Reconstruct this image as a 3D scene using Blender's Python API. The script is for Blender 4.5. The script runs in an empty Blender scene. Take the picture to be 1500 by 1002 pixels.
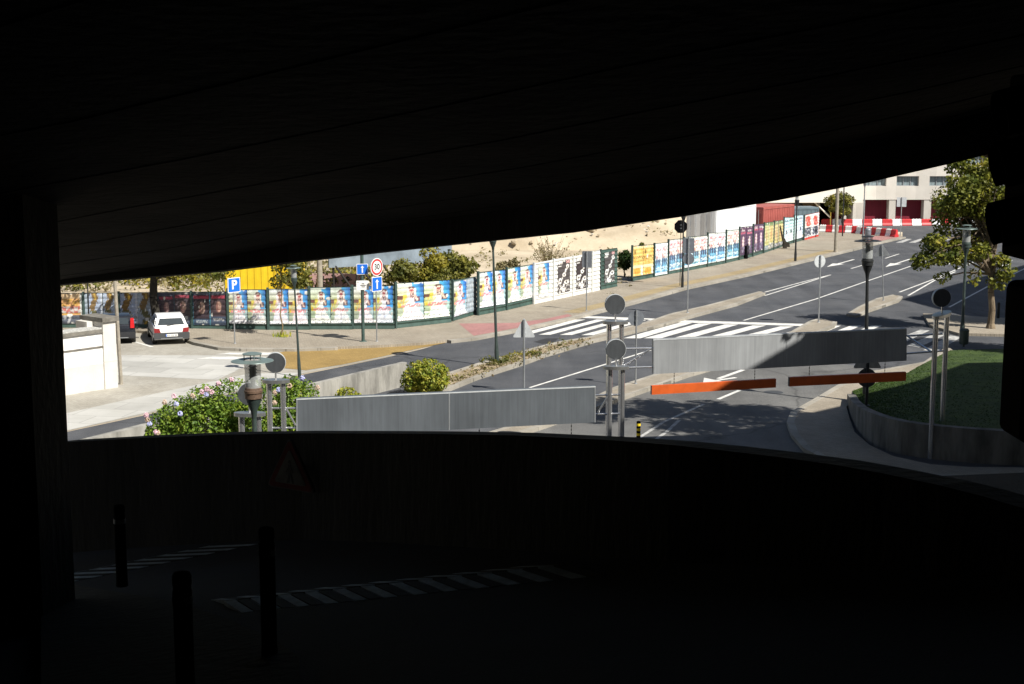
import bpy, bmesh, math, random
from mathutils import Vector, Matrix
random.seed(7)
rad = math.radians
# ------------------------------------------------------------------ scene, camera, light
S = bpy.context.scene
C = S.collection
F, CX, CY, HOR, CAMZ = 2100.0, 750.0, 501.0, 190.0, 9.5
PITCH = math.atan((CY - HOR) / F)
cam = bpy.data.cameras.new("camera")
cam.sensor_width = 36.0
cam.lens = 36.0 * F / 1500.0
cam.clip_start, cam.clip_end = 0.05, 3000
co = bpy.data.objects.new("camera", cam)
C.objects.link(co)
co.location = (0, 0, CAMZ)
co.rotation_euler = (math.pi / 2 - PITCH, 0, 0)
S.camera = co

SUN_AZ = Vector((0.756, -0.655))
SUN_EL = rad(47)
w = bpy.data.worlds.new("World")
S.world = w
w.use_nodes = True
nt = w.node_tree
bg = nt.nodes["Background"]
sky = nt.nodes.new("ShaderNodeTexSky")
sky.sky_type = 'NISHITA'
sky.sun_disc = False
sky.sun_elevation = SUN_EL
sky.sun_rotation = math.atan2(SUN_AZ.x, SUN_AZ.y)
nt.links.new(sky.outputs[0], bg.inputs[0])
bg.inputs[1].default_value = 0.05
sl = bpy.data.lights.new("sun", 'SUN')
sl.energy = 5.0
sl.angle = rad(0.55)
sl.color = (1.0, 0.95, 0.86)
so = bpy.data.objects.new("sun", sl)
C.objects.link(so)
sd = Vector((SUN_AZ.x * math.cos(SUN_EL), SUN_AZ.y * math.cos(SUN_EL), math.sin(SUN_EL)))
so.rotation_euler = sd.to_track_quat('Z', 'Y').to_euler()
so.location = sd * 100
S.view_settings.view_transform = 'Standard'
S.view_settings.look = 'None'
S.view_settings.gamma = 1
S.view_settings.exposure = 0.6
S.cycles.max_bounces = 6
S.cycles.diffuse_bounces = 4
S.cycles.transparent_max_bounces = 12

# ------------------------------------------------------------------ where the photograph's points stand
CP, SP = math.cos(PITCH), math.sin(PITCH)
def ray(px, py):
    u, v = (px - CX) / F, (CY - py) / F
    return Vector((u, CP + v * SP, -SP + v * CP))
def G(px, py, z=0.0):
    d = ray(px, py)
    t = (z - CAMZ) / d.z
    return Vector((d.x * t, d.y * t, z))
def AT(px, py, Y):
    d = ray(px, py)
    t = Y / d.y
    return Vector((d.x * t, Y, CAMZ + d.z * t))
RB, RC = 0.163, -0.16
def rampz(x, y): return 5.5 + RB * (x + 1.83) + RC * (y - 10.8)
def R(px, py, dz=0.0):
    d = ray(px, py)
    t = (5.5 + dz + RB * 1.83 - RC * 10.8 - CAMZ) / (d.z - RB * d.x - RC * d.y)
    return Vector((d.x * t, d.y * t, CAMZ + d.z * t))

# ------------------------------------------------------------------ materials
MATS = {}
def mat(name, col, rough=0.7, metal=0.0, var=0.15, scale=3.0, bump=0.0, bscale=40.0, stretch=None, col2=None, detail=6, spec=0.4, lo=0.35, hi=0.65, trans=0.0):
    if name in MATS: return MATS[name]
    m = bpy.data.materials.new(name)
    m.use_nodes = True
    n, l = m.node_tree.nodes, m.node_tree.links
    b = n["Principled BSDF"]
    b.inputs["Roughness"].default_value = rough
    b.inputs["Metallic"].default_value = metal
    b.inputs["Specular IOR Level"].default_value = spec
    tc = n.new("ShaderNodeTexCoord")
    vec = tc.outputs["Object"]
    if stretch:
        mp = n.new("ShaderNodeMapping")
        mp.inputs["Scale"].default_value = stretch
        l.new(vec, mp.inputs[0])
        vec = mp.outputs[0]
    nz = n.new("ShaderNodeTexNoise")
    nz.inputs["Scale"].default_value = scale
    nz.inputs["Detail"].default_value = detail
    nz.inputs["Roughness"].default_value = 0.62
    l.new(vec, nz.inputs["Vector"])
    cr = n.new("ShaderNodeValToRGB")
    e = cr.color_ramp.elements
    e[0].position, e[1].position = lo, hi
    c1 = tuple(max(0, c * (1 - var)) for c in col)
    c2 = col2 if col2 else tuple(min(1, c * (1 + var)) for c in col)
    e[0].color, e[1].color = (*c1, 1), (*c2, 1)
    l.new(nz.outputs[0], cr.inputs[0])
    l.new(cr.outputs[0], b.inputs["Base Color"])
    if bump:
        n2 = n.new("ShaderNodeTexNoise")
        n2.inputs["Scale"].default_value = bscale
        n2.inputs["Detail"].default_value = 4
        l.new(vec, n2.inputs["Vector"])
        bp = n.new("ShaderNodeBump")
        bp.inputs["Strength"].default_value = bump
        bp.inputs["Distance"].default_value = 0.05
        l.new(n2.outputs[0], bp.inputs["Height"])
        l.new(bp.outputs[0], b.inputs["Normal"])
    MATS[name] = m
    return m

def asphalt(name, base, light, seed=0.0):
    m = mat(name, base, 0.85, 0, 0.0, 0.35, 0.5, 60, col2=light, detail=10)
    n, l = m.node_tree.nodes, m.node_tree.links
    b = n["Principled BSDF"]
    cr = [x for x in n if x.type == 'VALTORGB'][0]
    tc = [x for x in n if x.type == 'TEX_COORD'][0]
    # wheel-worn streaks along the street, fine grit
    mp = n.new("ShaderNodeMapping")
    mp.inputs["Rotation"].default_value = (0, 0, rad(33))
    mp.inputs["Scale"].default_value = (0.9, 0.06, 1)
    l.new(tc.outputs["Object"], mp.inputs[0])
    st = n.new("ShaderNodeTexNoise")
    st.inputs["Scale"].default_value = 1.0
    st.inputs["Detail"].default_value = 5
    l.new(mp.outputs[0], st.inputs["Vector"])
    gr = n.new("ShaderNodeTexNoise")
    gr.inputs["Scale"].default_value = 30
    gr.inputs["Detail"].default_value = 3
    l.new(tc.outputs["Object"], gr.inputs["Vector"])
    add = n.new("ShaderNodeMath"); add.operation = 'ADD'
    l.new(st.outputs[0], add.inputs[0]); l.new(gr.outputs[0], add.inputs[1])
    mr = n.new("ShaderNodeMapRange")
    mr.inputs["From Min"].default_value, mr.inputs["From Max"].default_value = 0.6, 1.4
    mr.inputs["To Min"].default_value, mr.inputs["To Max"].default_value = 0.64, 1.36
    l.new(add.outputs[0], mr.inputs[0])
    mx = n.new("ShaderNodeMix"); mx.data_type = 'RGBA'; mx.blend_type = 'MULTIPLY'
    mx.inputs["Factor"].default_value = 1
    l.new(cr.outputs[0], mx.inputs["A"]); l.new(mr.outputs[0], mx.inputs["B"])
    # tar-filled cracks
    vo = n.new("ShaderNodeTexVoronoi"); vo.feature = 'DISTANCE_TO_EDGE'
    vo.inputs["Scale"].default_value = 0.16
    wn = n.new("ShaderNodeTexNoise"); wn.inputs["Scale"].default_value = 0.8
    l.new(tc.outputs["Object"], wn.inputs["Vector"])
    va = n.new("ShaderNodeMix"); va.data_type = 'RGBA'; va.inputs["Factor"].default_value = 0.5
    l.new(tc.outputs["Object"], va.inputs["A"]); l.new(wn.outputs["Color"], va.inputs["B"])
    l.new(va.outputs["Result"], vo.inputs["Vector"])
    ck = n.new("ShaderNodeMapRange")
    ck.inputs["From Min"].default_value, ck.inputs["From Max"].default_value = 0.0, 0.006
    ck.inputs["To Min"].default_value, ck.inputs["To Max"].default_value = 0.62, 1.0
    l.new(vo.outputs["Distance"], ck.inputs[0])
    m2 = n.new("ShaderNodeMix"); m2.data_type = 'RGBA'; m2.blend_type = 'MULTIPLY'
    m2.inputs["Factor"].default_value = 1
    l.new(mx.outputs["Result"], m2.inputs["A"]); l.new(ck.outputs[0], m2.inputs["B"])
    l.new(m2.outputs["Result"], b.inputs["Base Color"])
    return m

def paved(name, c1, c2, mortar, size=3.0, rot=33, w=0.5, h=0.25, ms=0.02):
    m = mat(name, c1, 0.85, 0, 0.2, 0.5, 0.3, 30, detail=8)
    n, l = m.node_tree.nodes, m.node_tree.links
    b = n["Principled BSDF"]
    cr = [x for x in n if x.type == 'VALTORGB'][0]
    tc = [x for x in n if x.type == 'TEX_COORD'][0]
    mp = n.new("ShaderNodeMapping")
    mp.inputs["Rotation"].default_value = (0, 0, rad(rot))
    l.new(tc.outputs["Object"], mp.inputs[0])
    br = n.new("ShaderNodeTexBrick")
    br.inputs["Scale"].default_value = size
    br.inputs["Color1"].default_value = (1.08, 1.08, 1.08, 1)
    br.inputs["Color2"].default_value = (0.86, 0.86, 0.86, 1)
    br.inputs["Mortar"].default_value = (*[mortar] * 3, 1)
    br.inputs["Mortar Size"].default_value = ms
    br.inputs["Brick Width"].default_value, br.inputs["Row Height"].default_value = w, h
    l.new(mp.outputs[0], br.inputs["Vector"])
    e = cr.color_ramp.elements
    e[0].color, e[1].color = (*c2, 1), (*c1, 1)
    mx = n.new("ShaderNodeMix"); mx.data_type = 'RGBA'; mx.blend_type = 'MULTIPLY'
    mx.inputs["Factor"].default_value = 1
    l.new(cr.outputs[0], mx.inputs["A"]); l.new(br.outputs["Color"], mx.inputs["B"])
    l.new(mx.outputs["Result"], b.inputs["Base Color"])
    return m

def leafmat(name, a, b_, c=None, scale=1.3):
    m = mat(name, a, 0.55, 0, 0.0, scale, col2=b_, detail=3, lo=0.38, hi=0.62, spec=0.3)
    n, l = m.node_tree.nodes, m.node_tree.links
    p = n["Principled BSDF"]
    cr = [x for x in n if x.type == 'VALTORGB'][0]
    if c:
        e = cr.color_ramp.elements.new(0.72); e.color = (*c, 1)
    tr = n.new("ShaderNodeBsdfTranslucent")
    l.new(cr.outputs[0], tr.inputs[0])
    ms = n.new("ShaderNodeMixShader"); ms.inputs[0].default_value = 0.3
    l.new(p.outputs[0], ms.inputs[1]); l.new(tr.outputs[0], ms.inputs[2])
    l.new(ms.outputs[0], n["Material Output"].inputs[0])
    return m

def glassmat(name, col, alpha, rough=0.05):
    m = bpy.data.materials.new(name); m.use_nodes = True
    n, l = m.node_tree.nodes, m.node_tree.links
    p = n["Principled BSDF"]
    p.inputs["Base Color"].default_value = (*col, 1); p.inputs["Roughness"].default_value = rough
    tr = n.new("ShaderNodeBsdfTransparent")
    ms = n.new("ShaderNodeMixShader"); ms.inputs[0].default_value = alpha
    l.new(tr.outputs[0], ms.inputs[1]); l.new(p.outputs[0], ms.inputs[2])
    l.new(ms.outputs[0], n["Material Output"].inputs[0])
    MATS[name] = m
    return m

def posterpaper():
    m = bpy.data.materials.new("printed_paper"); m.use_nodes = True
    n, l = m.node_tree.nodes, m.node_tree.links
    p = n["Principled BSDF"]; p.inputs["Roughness"].default_value = 0.6
    at = n.new("ShaderNodeAttribute"); at.attribute_name = "art"
    tc = n.new("ShaderNodeTexCoord")
    nz = n.new("ShaderNodeTexNoise"); nz.inputs["Scale"].default_value = 5; nz.inputs["Detail"].default_value = 5
    l.new(tc.outputs["Object"], nz.inputs["Vector"])
    mr = n.new("ShaderNodeMapRange"); mr.inputs["To Min"].default_value = 0.65; mr.inputs["To Max"].default_value = 1.3
    l.new(nz.outputs[0], mr.inputs[0])
    mx = n.new("ShaderNodeMix"); mx.data_type = 'RGBA'; mx.blend_type = 'MULTIPLY'; mx.inputs["Factor"].default_value = 1
    l.new(at.outputs["Color"], mx.inputs["A"]); l.new(mr.outputs[0], mx.inputs["B"])
    l.new(mx.outputs["Result"], p.inputs["Base Color"])
    bp = n.new("ShaderNodeBump"); bp.inputs["Strength"].default_value = 0.6; bp.inputs["Distance"].default_value = 0.03
    l.new(nz.outputs[0], bp.inputs["Height"]); l.new(bp.outputs[0], p.inputs["Normal"])
    MATS["printed_paper"] = m
    return m

A_ROAD = asphalt("asphalt", (0.055, 0.059, 0.068), (0.088, 0.091, 0.099))
WALL_DK = mat("shade_black_wall", (0.006, 0.0062, 0.0068), 0.95, 0, 0.0, 1.2, 0.5, 9, col2=(0.014, 0.0135, 0.013), stretch=(1, 1, 0.3), detail=10)  # near-black colour carries the shade inside the garage
A_RAMP = mat("ramp_asphalt", (0.006, 0.011, 0.024), 0.9, 0, 0.3, 0.8, 0.6, 50, detail=9)  # blue sky light and shade are put into this asphalt colour
PAVE = paved("pavement_slabs", (0.345, 0.305, 0.245), (0.27, 0.235, 0.185), 0.62, 3.0)
OCHRE = paved("ochre_pavers", (0.35, 0.235, 0.08), (0.27, 0.18, 0.06), 0.7, 3.4)
PINK = paved("pink_pavers", (0.40, 0.20, 0.19), (0.31, 0.16, 0.15), 0.7, 3.4)
COBBLE = paved("parking_cobbles", (0.40, 0.38, 0.335), (0.32, 0.30, 0.255), 0.7, 3.0, 12)
SLABC = paved("pale_concrete_slabs", (0.48, 0.475, 0.45), (0.39, 0.385, 0.36), 0.65, 0.5, 12, 0.9, 0.6, 0.008)
KERB = paved("kerb_stone", (0.38, 0.355, 0.31), (0.26, 0.24, 0.20), 0.5, 1.0, 33, 1.0, 1.0, 0.01)
SAND = mat("sandy_earth", (0.37, 0.305, 0.215), 0.95, 0, 0.0, 0.22, 0.9, 3, col2=(0.55, 0.47, 0.35), detail=14)
SOIL = mat("dry_soil", (0.22, 0.17, 0.105), 0.95, 0, 0.0, 1.6, 0.9, 12, col2=(0.40, 0.33, 0.23), detail=10)
SCRUB = mat("scrub_earth", (0.10, 0.11, 0.03), 0.95, 0, 0.0, 0.7, 1.0, 5, col2=(0.30, 0.25, 0.11), detail=12)
PAINT = mat("road_paint", (0.50, 0.50, 0.48), 0.75, 0, 0.0, 2.5, 0.3, 60, col2=(0.78, 0.77, 0.73), detail=10)
PAINT_WORN_SHADE = mat("worn_shaded_road_paint", (0.22, 0.22, 0.22), 0.8, 0, 0.0, 3.5, 0.3, 60, col2=(0.55, 0.55, 0.53), detail=10)
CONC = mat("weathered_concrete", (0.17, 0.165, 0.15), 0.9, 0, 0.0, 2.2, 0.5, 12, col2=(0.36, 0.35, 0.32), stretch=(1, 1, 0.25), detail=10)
CONC_DK = mat("shade_dark_concrete", (0.012, 0.0115, 0.010), 0.95, 0, 0.0, 0.9, 0.6, 7, col2=(0.042, 0.04, 0.034), stretch=(1, 1, 0.6), detail=10)  # concrete darkened so its colour stands in for shade under the deck
CREAM = mat("cream_stone", (0.58, 0.56, 0.52), 0.8, 0, 0.08, 1.2, 0.15, 20)
LIMEW = mat("white_stone", (0.80, 0.79, 0.77), 0.8, 0, 0.06, 1.5, 0.15, 20)
CAPST = mat("grey_cap_stone", (0.16, 0.15, 0.13), 0.85, 0, 0.3, 4, 0.3, 25)
SPECK = mat("speckled_cap", (0.42, 0.42, 0.40), 0.85, 0, 0.35, 14, 0.2, 40)
GREENP = mat("green_sheet", (0.042, 0.078, 0.066), 0.55, 0.0, 0.25, 2.0, 0.1, 20, stretch=(1, 1, 0.3))
GREENPOST = mat("green_post", (0.045, 0.08, 0.072), 0.6, 0.0, 0.2, 5)
WHITEP = mat("whitewashed_sheet", (0.66, 0.67, 0.65), 0.6, 0, 0.12, 3)
GALV = mat("galvanised_steel", (0.36, 0.38, 0.40), 0.42, 0.55, 0.22, 4, stretch=(1, 1, 0.4))
GALV_D = mat("grey_sign_back", (0.20, 0.22, 0.25), 0.5, 0.35, 0.15, 5)
GALV_L = mat("pale_sign_back", (0.55, 0.58, 0.60), 0.5, 0.2, 0.1, 6)
def brushed(name, c):
    m = mat(name, c, 0.5, 0.12, 0.22, 0.9, 0.0, 8, stretch=(1, 1, 0.5), detail=3, lo=.25, hi=.75)
    n, l = m.node_tree.nodes, m.node_tree.links
    cr = [x for x in n if x.type == 'VALTORGB'][0]; tc = [x for x in n if x.type == 'TEX_COORD'][0]
    mp = n.new("ShaderNodeMapping"); mp.inputs["Scale"].default_value = (9, 9, 0.25); l.new(tc.outputs["Object"], mp.inputs[0])
    nz = n.new("ShaderNodeTexNoise"); nz.inputs["Scale"].default_value = 1.6; nz.inputs["Detail"].default_value = 9; nz.inputs["Roughness"].default_value = .75; l.new(mp.outputs[0], nz.inputs["Vector"])
    mr = n.new("ShaderNodeMapRange"); mr.inputs["From Min"].default_value = .3; mr.inputs["From Max"].default_value = .7; mr.inputs["To Min"].default_value = .82; mr.inputs["To Max"].default_value = 1.16; l.new(nz.outputs[0], mr.inputs[0])
    mx = n.new("ShaderNodeMix"); mx.data_type = 'RGBA'; mx.blend_type = 'MULTIPLY'; mx.inputs["Factor"].default_value = 1
    l.new(cr.outputs[0], mx.inputs["A"]); l.new(mr.outputs[0], mx.inputs["B"]); l.new(mx.outputs["Result"], n["Principled BSDF"].inputs["Base Color"])
    return m
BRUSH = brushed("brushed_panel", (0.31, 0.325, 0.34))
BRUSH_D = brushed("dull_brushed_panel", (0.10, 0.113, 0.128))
CHROME = mat("stainless_steel", (0.76, 0.77, 0.79), 0.25, 0.88, 0.08, 6, stretch=(1, 1, 0.1))
COLLAR = mat("cast_collar", (0.40, 0.41, 0.41), 0.35, 0.8, 0.12, 8)
DISCB = mat("disc_back", (0.06, 0.066, 0.073), 0.6, 0.2, 0.15, 3, stretch=(3, 3, 1))
ORANGE = mat("orange_paint", (0.60, 0.105, 0.018), 0.5, 0, 0.1, 3)
BLACK = mat("black_plastic", (0.004, 0.0042, 0.005), 0.8, 0, 0.2, 8, spec=0.02)
DKGREEN = mat("dark_green_paint", (0.042, 0.06, 0.056), 0.45, 0.1, 0.2, 6)
DKPOLE = mat("dark_pole_paint", (0.022, 0.024, 0.026), 0.5, 0.1, 0.2, 6)
CAPG = mat("grey_green_cap", (0.16, 0.21, 0.20), 0.4, 0.2, 0.15, 5)
COPPER = mat("rusty_collar", (0.13, 0.085, 0.06), 0.6, 0.3, 0.35, 12)
CPOLE = mat("concrete_pole", (0.30, 0.27, 0.22), 0.9, 0, 0.2, 5, 0.3, 30)
WPLASTIC = mat("white_plastic", (0.78, 0.78, 0.77), 0.45, 0, 0.06, 4)
RPLASTIC = mat("red_plastic", (0.52, 0.035, 0.04), 0.45, 0, 0.15, 4)
SIGNW = mat("sign_white", (0.80, 0.80, 0.79), 0.4, 0, 0.03, 4)
SIGNB = mat("sign_blue", (0.012, 0.14, 0.62), 0.4, 0, 0.06, 4)
SIGNR = mat("sign_red", (0.55, 0.035, 0.035), 0.4, 0, 0.06, 4)
SIGNK = mat("sign_black", (0.015, 0.015, 0.016), 0.5, 0, 0.05, 4)
CARW = mat("white_car_paint", (0.78, 0.78, 0.78), 0.25, 0, 0.03, 2, spec=0.6)
CARK = mat("dark_car_paint", (0.018, 0.02, 0.026), 0.15, 0.1, 0.05, 2, spec=0.8)
BUMP = mat("grey_bumper", (0.055, 0.058, 0.062), 0.6, 0, 0.1, 5)
RUBBER = mat("tyre_rubber", (0.02, 0.02, 0.02), 0.85, 0, 0.2, 10)
RIM = mat("wheel_rim", (0.45, 0.45, 0.46), 0.35, 0.7, 0.1, 6)
CARGL = mat("car_glass", (0.035, 0.045, 0.05), 0.08, 0, 0.2, 2, spec=0.9)
TAIL = mat("tail_lens", (0.24, 0.012, 0.015), 0.25, 0, 0.15, 8, spec=0.7)
TAILB = mat("bright_tail_lens", (0.55, 0.012, 0.015), 0.2, 0, 0.1, 8, spec=0.7)
BARK = mat("tree_bark", (0.10, 0.075, 0.05), 0.95, 0, 0.0, 5, 0.9, 18, col2=(0.24, 0.19, 0.13), stretch=(1, 1, 0.3))
BARKD = mat("dark_bark", (0.03, 0.026, 0.02), 0.95, 0, 0.3, 5, 0.8, 18)
TWIG = mat("dry_twig", (0.20, 0.15, 0.08), 0.9, 0, 0.2, 6)
LEAF = leafmat("olive_leaf", (0.065, 0.09, 0.013), (0.23, 0.235, 0.03), (0.37, 0.30, 0.04), 1.5)
LEAFB = leafmat("hydrangea_leaf", (0.07, 0.145, 0.018), (0.24, 0.34, 0.04), (0.36, 0.37, 0.05), 3.5)
LEAFY = leafmat("variegated_leaf", (0.11, 0.17, 0.02), (0.42, 0.40, 0.05), (0.55, 0.48, 0.10), 5)
LEAFD = leafmat("dark_leaf", (0.02, 0.045, 0.01), (0.07, 0.11, 0.02), (0.13, 0.15, 0.03), 1.0)
LEAFW = leafmat("wild_leaf", (0.06, 0.075, 0.014), (0.21, 0.20, 0.035), (0.36, 0.28, 0.04), 1.2)
LEAFO = leafmat("autumn_leaf", (0.10, 0.12, 0.02), (0.34, 0.28, 0.03), (0.46, 0.33, 0.03), 0.8)
DRYLEAF = leafmat("dry_weed", (0.16, 0.14, 0.06), (0.32, 0.27, 0.14), (0.20, 0.24, 0.06), 2)
PETAL = mat("blue_petal", (0.48, 0.50, 0.78), 0.7, 0, 0.2, 14)
PETALP = mat("pink_petal", (0.72, 0.48, 0.56), 0.7, 0, 0.2, 14)
PETALD = mat("faded_petal", (0.55, 0.42, 0.33), 0.7, 0, 0.25, 14)
GRASS = mat("lawn", (0.02, 0.042, 0.008), 0.95, 0, 0.0, 1.5, 0.8, 30, col2=(0.05, 0.085, 0.014), detail=10)  # greens lowered: the lawn's deep shade is put into the colour
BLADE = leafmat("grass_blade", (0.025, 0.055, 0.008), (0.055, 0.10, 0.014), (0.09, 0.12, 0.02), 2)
YELLOWC = mat("yellow_container_paint", (0.72, 0.50, 0.02), 0.5, 0, 0.12, 1.0)
WHITEC = mat("white_container_paint", (0.76, 0.78, 0.80), 0.5, 0, 0.06, 0.8)
REDC = mat("red_container_paint", (0.36, 0.095, 0.08), 0.55, 0, 0.15, 1.0)
BLUEC = mat("slate_container_paint", (0.12, 0.17, 0.20), 0.55, 0, 0.15, 1.0)
GREYB = mat("billboard_sheet", (0.20, 0.25, 0.30), 0.6, 0.1, 0.3, 0.6)
PINKW = mat("pink_render", (0.44, 0.27, 0.25), 0.9, 0, 0.25, 0.8)
STRUT = mat("black_steel", (0.02, 0.018, 0.016), 0.6, 0.2, 0.2, 5)
FACADE = paved("facade_stone", (0.66, 0.63, 0.58), (0.58, 0.55, 0.50), 0.8, 1.0, 0, 1.0, 0.5, 0.01)
OVERH = mat("white_soffit", (0.80, 0.77, 0.70), 0.8, 0, 0.05, 0.5)
BROWNW = mat("brown_wall", (0.22, 0.165, 0.10), 0.85, 0, 0.15, 0.6)
REDSH = mat("dark_red_shutter", (0.17, 0.010, 0.025), 0.6, 0, 0.2, 2, stretch=(8, 8, 0.1))
CURT = mat("curtained_pane", (0.20, 0.25, 0.27), 0.15, 0, 0.35, 2.5, stretch=(4, 4, 0.1), spec=0.7)
YB = mat("yellow_band", (0.75, 0.55, 0.02), 0.5, 0, 0.1, 5)
RUB_Y = mat("pale_hump_rubber", (0.52, 0.60, 0.68), 0.7, 0, 0.25, 5, 0.3, 30)
RUB_K = mat("black_hump_rubber", (0.03, 0.03, 0.032), 0.8, 0, 0.25, 5, 0.3, 30)
PAPER = posterpaper()
GLASS = glassmat("lantern_glass", (0.55, 0.58, 0.58), 0.45, 0.08)

# ------------------------------------------------------------------ mesh building
class MB:
    def __init__(s): s.v, s.f, s.m, s.mats, s.col = [], [], [], [], []
    def mi(s, m):
        if m not in s.mats: s.mats.append(m)
        return s.mats.index(m)
    def face(s, pts, m):
        i = len(s.v); s.v += [tuple(p) for p in pts]
        s.f.append(tuple(range(i, i + len(pts)))); s.m.append(s.mi(m))
    def box(s, x0, x1, y0, y1, z0, z1, m, M=None, taper=0.0):
        P = [(x0, y0, z0), (x1, y0, z0), (x1, y1, z0), (x0, y1, z0), (x0 + taper, y0 + taper, z1), (x1 - taper, y0 + taper, z1), (x1 - taper, y1 - taper, z1), (x0 + taper, y1 - taper, z1)]
        P = [Vector(p) for p in P]
        if M: P = [M @ p for p in P]
        i = len(s.v); s.v += [tuple(p) for p in P]; k = s.mi(m)
        for q in ((3, 2, 1, 0), (4, 5, 6, 7), (0, 1, 5, 4), (1, 2, 6, 5), (2, 3, 7, 6), (3, 0, 4, 7)):
            s.f.append(tuple(i + a for a in q)); s.m.append(k)
    def rbox(s, x0, x1, y0, y1, z0, z1, m, r=0.03, n=3, axis='y'):
        # box with rounded corners seen along y: an extruded rounded rectangle
        pts = []
        for cx, cz, a0 in ((x1 - r, z1 - r, 0), (x0 + r, z1 - r, 90), (x0 + r, z0 + r, 180), (x1 - r, z0 + r, 270)):
            for k in range(n + 1):
                a = rad(a0 + 90 * k / n); pts.append((cx + r * math.cos(a), cz + r * math.sin(a)))
        s.extr([(p[0], y0, p[1]) for p in pts], (0, y1 - y0, 0), m)
    def extr(s, poly, d, m, m2=None):
        d = Vector(d); A = [Vector(p) for p in poly]; B = [p + d for p in A]
        s.face(A, m); s.face(list(reversed(B)), m)
        n = len(A)
        for i in range(n):
            j = (i + 1) % n
            s.face([A[j], A[i], B[i], B[j]], m2 or m)
    def tube(s, a, b, r0, r1=None, m=None, n=10, cap=True):
        a, b = Vector(a), Vector(b); r1 = r0 if r1 is None else r1
        d = (b - a).normalized()
        u = d.orthogonal().normalized(); v = d.cross(u)
        i = len(s.v); k = s.mi(m)
        for P, r in ((a, r0), (b, r1)):
            for j in range(n):
                t = 2 * math.pi * j / n
                s.v.append(tuple(P + u * (r * math.cos(t)) + v * (r * math.sin(t))))
        for j in range(n):
            q = (j + 1) % n
            s.f.append((i + j, i + q, i + n + q, i + n + j)); s.m.append(k)
        if cap:
            s.f.append(tuple(i + n - 1 - j for j in range(n))); s.m.append(k)
            s.f.append(tuple(i + n + j for j in range(n))); s.m.append(k)
    def lathe(s, prof, m, n=20, c=(0, 0)):
        i = len(s.v); k = s.mi(m)
        for r, z in prof:
            for j in range(n):
                t = 2 * math.pi * j / n
                s.v.append((c[0] + r * math.cos(t), c[1] + r * math.sin(t), z))
        for a in range(len(prof) - 1):
            for j in range(n):
                q = (j + 1) % n
                s.f.append((i + a * n + j, i + a * n + q, i + (a + 1) * n + q, i + (a + 1) * n + j)); s.m.append(k)
    def blob(s, c, r, m, n=8, rings=5, jit=0.0):
        c = Vector(c); i = len(s.v); k = s.mi(m)
        r = Vector(r) if not isinstance(r, (int, float)) else Vector((r, r, r))
        for a in range(rings + 1):
            ph = math.pi * a / rings
            for j in range(n):
                t = 2 * math.pi * j / n; g = 1 + random.uniform(-jit, jit)
                s.v.append((c.x + r.x * math.sin(ph) * math.cos(t) * g, c.y + r.y * math.sin(ph) * math.sin(t) * g, c.z + r.z * math.cos(ph) * g))
        for a in range(rings):
            for j in range(n):
                q = (j + 1) % n
                s.f.append((i + a * n + j, i + (a + 1) * n + j, i + (a + 1) * n + q, i + a * n + q)); s.m.append(k)
    def build(s, name, parent=None, loc=None, smooth=False, tri=False, rot=0):
        me = bpy.data.meshes.new(name)
        me.from_pydata(s.v, [], s.f)
        for m in s.mats: me.materials.append(m)
        me.polygons.foreach_set("material_index", s.m)
        if smooth:
            me.polygons.foreach_set("use_smooth", [True] * len(s.f))
        if s.col:
            a = me.color_attributes.new("art", 'FLOAT_COLOR', 'POINT')
            a.data.foreach_set("color", [c for q in s.col for c in (*q, 1.0)])
        bm = bmesh.new(); bm.from_mesh(me)
        if tri: bmesh.ops.triangulate(bm, faces=[f for f in bm.faces if len(f.verts) > 4])
        if not s.col and len(s.f) < 3000:
            bmesh.ops.remove_doubles(bm, verts=bm.verts, dist=0.0004)
            bmesh.ops.recalc_face_normals(bm, faces=bm.faces)
        bm.to_mesh(me); bm.free()
        if smooth:
            try: me.set_sharp_from_angle(angle=rad(40))
            except Exception: pass
        o = bpy.data.objects.new(name, me); C.objects.link(o)
        if parent: o.parent = parent
        if loc is not None: o.location = loc
        if rot: o.rotation_euler.z = rot
        return o

def tag(o, label=None, cat=None, group=None, kind=None):
    if label: o["label"] = label
    if cat: o["category"] = cat
    if group: o["group"] = group
    if kind: o["kind"] = kind
    return o
def thing(name, label, cat, loc, rz=0.0, group=None):
    o = bpy.data.objects.new(name, None); C.objects.link(o)
    o.empty_display_size = 0.2
    o.location = loc; o.rotation_euler = (0, 0, rz)
    return tag(o, label, cat, group)
def copy_tree(o, parent=None):
    c = o.copy(); C.objects.link(c)
    if parent: c.parent = parent
    for ch in list(o.children): copy_tree(ch, c)
    return c
def text_mesh(txt, size, M, m, name, parent, depth=0.004):
    cu = bpy.data.curves.new("lettering", 'FONT'); cu.body = txt; cu.size = size
    cu.align_x, cu.align_y = 'CENTER', 'CENTER'; cu.extrude = depth; cu.offset = size * .022
    t = bpy.data.objects.new("lettering", cu); C.objects.link(t)
    bpy.context.view_layer.update()
    me = bpy.data.meshes.new_from_object(t.evaluated_get(bpy.context.evaluated_depsgraph_get()))
    bpy.data.objects.remove(t)
    me.transform(M); me.materials.clear(); me.materials.append(m)
    o = bpy.data.objects.new(name, me); C.objects.link(o); o.parent = parent
    return o

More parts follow.
